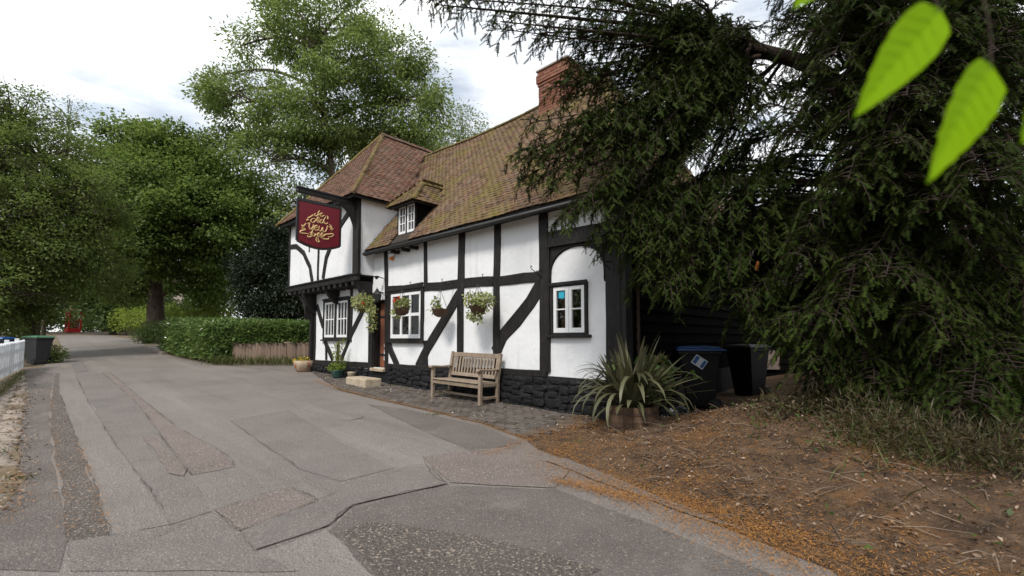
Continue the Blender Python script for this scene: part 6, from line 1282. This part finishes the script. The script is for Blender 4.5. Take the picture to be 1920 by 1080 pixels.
for k in range(12):
    x, y = rng.gauss(4.3, .7), rng.gauss(4.9, .9); z = gpos(x, y); a = rng.uniform(0, 6.28); p = Vector((x, y, z)); e = p + Vector((math.cos(a), math.sin(a), 0)) * rng.uniform(.3, .8); brb.tube(catmull([p, p.lerp(e, .5) + Vector((0, 0, rng.uniform(.1, .4))), e + Vector((0, 0, rng.uniform(.02, .25)))], 4), .0025, 4)
tag(brb.build('bramble_stems', M['twig']), kind='stuff')
def flat_scatter(name, P, Lr, Wr, m, lift=.008, tilt=.25):
    k = len(P); a = nr.uniform(0, 6.283, k); P = P + np.array([0, 0, 1]) * nr.uniform(.5, 1.6, (k, 1)) * lift
    return tag(leaves(name, P, np.column_stack([np.cos(a), np.sin(a), nr.normal(0, tilt, k)]), nr.uniform(*Lr, k), nr.uniform(*Wr, k), M[m], None, .2, unit(nr.normal(size=(k, 3)) * tilt + np.array([0, 0, 1.]))), kind='stuff')
def along(pts, n, wd, z=.026):
    pts = [Vector(p) for p in pts]; ls = [(b - a).length for a, b in zip(pts, pts[1:])]; tot = sum(ls); o = []
    for _ in range(n):
        s = rng.random() * tot
        for a, b, l in zip(pts, pts[1:], ls):
            if s <= l: break
            s -= l
        p = a.lerp(b, min(1, s / l)); x, y = p.x + rng.gauss(0, wd), p.y + rng.gauss(0, wd); o.append((x, y, H(y) + z))
    return np.array(o)
sw = []
while len(sw) < 4200:
    x, y = rng.uniform(.9, 6.5), rng.uniform(1.4, 7.5); d = x - border_x(y)
    if d > .15 and rng.random() < .5 + nz(x, y, 6, 1.3): sw.append((x, y, soil_z(x, y) + .010))
flat_scatter('dry_straw', np.array(sw), (.05, .15), (.003, .005), 'twig', .010, .3)
nd = [along([(-5.21, 12.10), (-3.80, 10.23), (-2.20, 8.60), (-0.47, 6.78), (0.17, 5.78)], 3600, .045), along([(0.17, 5.78), (-0.18, 5.20), (-0.36, 5.15)], 500, .06), along([(0.17, 5.78), (0.43, 6.25), (0.87, 6.58), (1.38, 6.62)], 1300, .09),
      along([(0.24, 5.25), (0.85, 5.25), (1.26, 5.48)], 1700, .16), along([(0.39, 4.28), (0.66, 4.10), (1.04, 3.78)], 1900, .06), along([(0.33, 4.83), (1.35, 3.68), (1.63, 3.25), (1.91, 2.80)], 3600, .16), along([(0.80, 4.35), (1.27, 3.38), (1.54, 2.95), (1.77, 2.60)], 2600, .13),
      along([(1.30, 3.90), (1.77, 3.38), (2.31, 2.75)], 3800, .16), along([(-10.61, 10.55), (-6.61, 6.62), (-4.77, 4.85), (-3.48, 3.62), (-2.96, 3.12)], 800, .035), along([(-5.24, 5.60), (-3.19, 3.62), (-2.76, 3.20)], 330, .03), along([(-5.00, 4.67), (-4.05, 3.83), (-3.68, 3.38)], 320, .07)]
flat_scatter('needle_litter', np.concatenate(nd), (.018, .038), (.003, .0055), 'needle', .004)
bx_ = []
while len(bx_) < 34000:
    x, y = rng.uniform(.4, 7.5), rng.uniform(1.2, 9.5); d = x - border_x(y)
    if d > -.05 and (d < .9 + .4 * nz(x, y, 1, 2) or rng.random() < .5 + 1.2 * nz(x, y, 4, 1.1)) and not (y > 7.2 and x < 2.2): bx_.append((x, y, soil_z(x, y) + .004))
flat_scatter('needle_carpet', np.array(bx_), (.02, .045), (.0035, .007), 'needle', .006)
bl_ = []
while len(bl_) < 6500:
    x, y = rng.uniform(.9, 7), rng.uniform(1.4, 8.5); d = x - border_x(y)
    if d > .25 and not (y > 7.2 and x < 2.4): bl_.append((x, y, soil_z(x, y) + .008))
flat_scatter('dead_leaf_litter', np.array(bl_), (.02, .048), (.010, .024), 'deadleaf', .012, .45)
flat_scatter('pale_leaf_litter', np.array([b for b in bl_ if abs(nz(b[0], b[1], 7, .9)) < .35][::7]), (.02, .05), (.012, .028), 'deadleaf', .022, .5)
av = np.array([(*B(u, v)[:2], B(u, v)[2] + .03) for u, v in [(rng.uniform(.3, 9), rng.uniform(-1.5, -.3)) for _ in range(120)] if inside(B(u, v)[:2], pave_w)]); flat_scatter('pavement_leaves', av, (.02, .05), (.012, .03), 'paleleaf', .004, .3)
tws = MB()
for k in range(200):
    x, y = rng.uniform(1.3, 5), rng.uniform(2.2, 6.8)
    if x - border_x(y) < .3: continue
    a = rng.uniform(0, 6.28); l = rng.uniform(.08, .42); p = Vector((x, y, soil_z(x, y) + .012)); e = p + Vector((math.cos(a) * l, math.sin(a) * l, rng.uniform(0, .08))); tws.tube([p, p.lerp(e, .5) + Vector((rng.gauss(0, .02), rng.gauss(0, .02), .015)), e], [.0035, .003, .0015], 4)
    if rng.random() < .5: tws.tube([p.lerp(e, .5), p.lerp(e, .7) + Vector((rng.gauss(0, .06), rng.gauss(0, .06), .03))], [.003, .0015], 3)
tag(tws.build('fallen_twigs', M['twig']), kind='stuff')
# tufts at the foot of walls and in the joints
vl = np.concatenate([along([(-15.07, 14.12), (-8.17, 7.43), (-5.27, 4.67), (-3.99, 3.43)], 500, .22, .03), along([(-10.34, 9.72), (-6.41, 6.00), (-4.60, 4.35), (-3.87, 3.53)], 350, .07, .028)])
flat_scatter('verge_leaf_litter', vl, (.02, .06), (.012, .03), 'deadleaf', .012, .4)
tf = [B(u, -.2 + rng.uniform(-.05, .05)) for u in (2.2, 3.0, 4.1, 4.3, 5.5, 6.2, 9.4, 10.2)] + [(*g, H(g[1])) for g in ((-1.25, 7.43), (-3.86, 10.38), (0.82, 5.68), (-4.60, 4.35), (-5.69, 5.25))]
tp_ = np.concatenate([np.array(p) + np.column_stack([nr.normal(0, .07, 60), nr.normal(0, .05, 60), np.full(60, .012)]) for p in tf]); k = len(tp_)
tag(leaves('weed_tufts', tp_, np.column_stack([nr.normal(0, .6, k), nr.normal(0, .6, k), nr.uniform(.3, 1, k)]), nr.uniform(.02, .06, k), nr.uniform(.006, .012, k), M['grass']), kind='stuff')
fp = along([(-15.07, 14.12), (-10.84, 9.72), (-7.39, 6.15)], 700, .05, .012); k = len(fp)
tag(leaves('fence_grass', fp, np.column_stack([nr.normal(0, .4, k), nr.normal(0, .4, k), nr.uniform(.4, 1, k)]), nr.uniform(.05, .16, k), .012, M['grass']), kind='stuff')
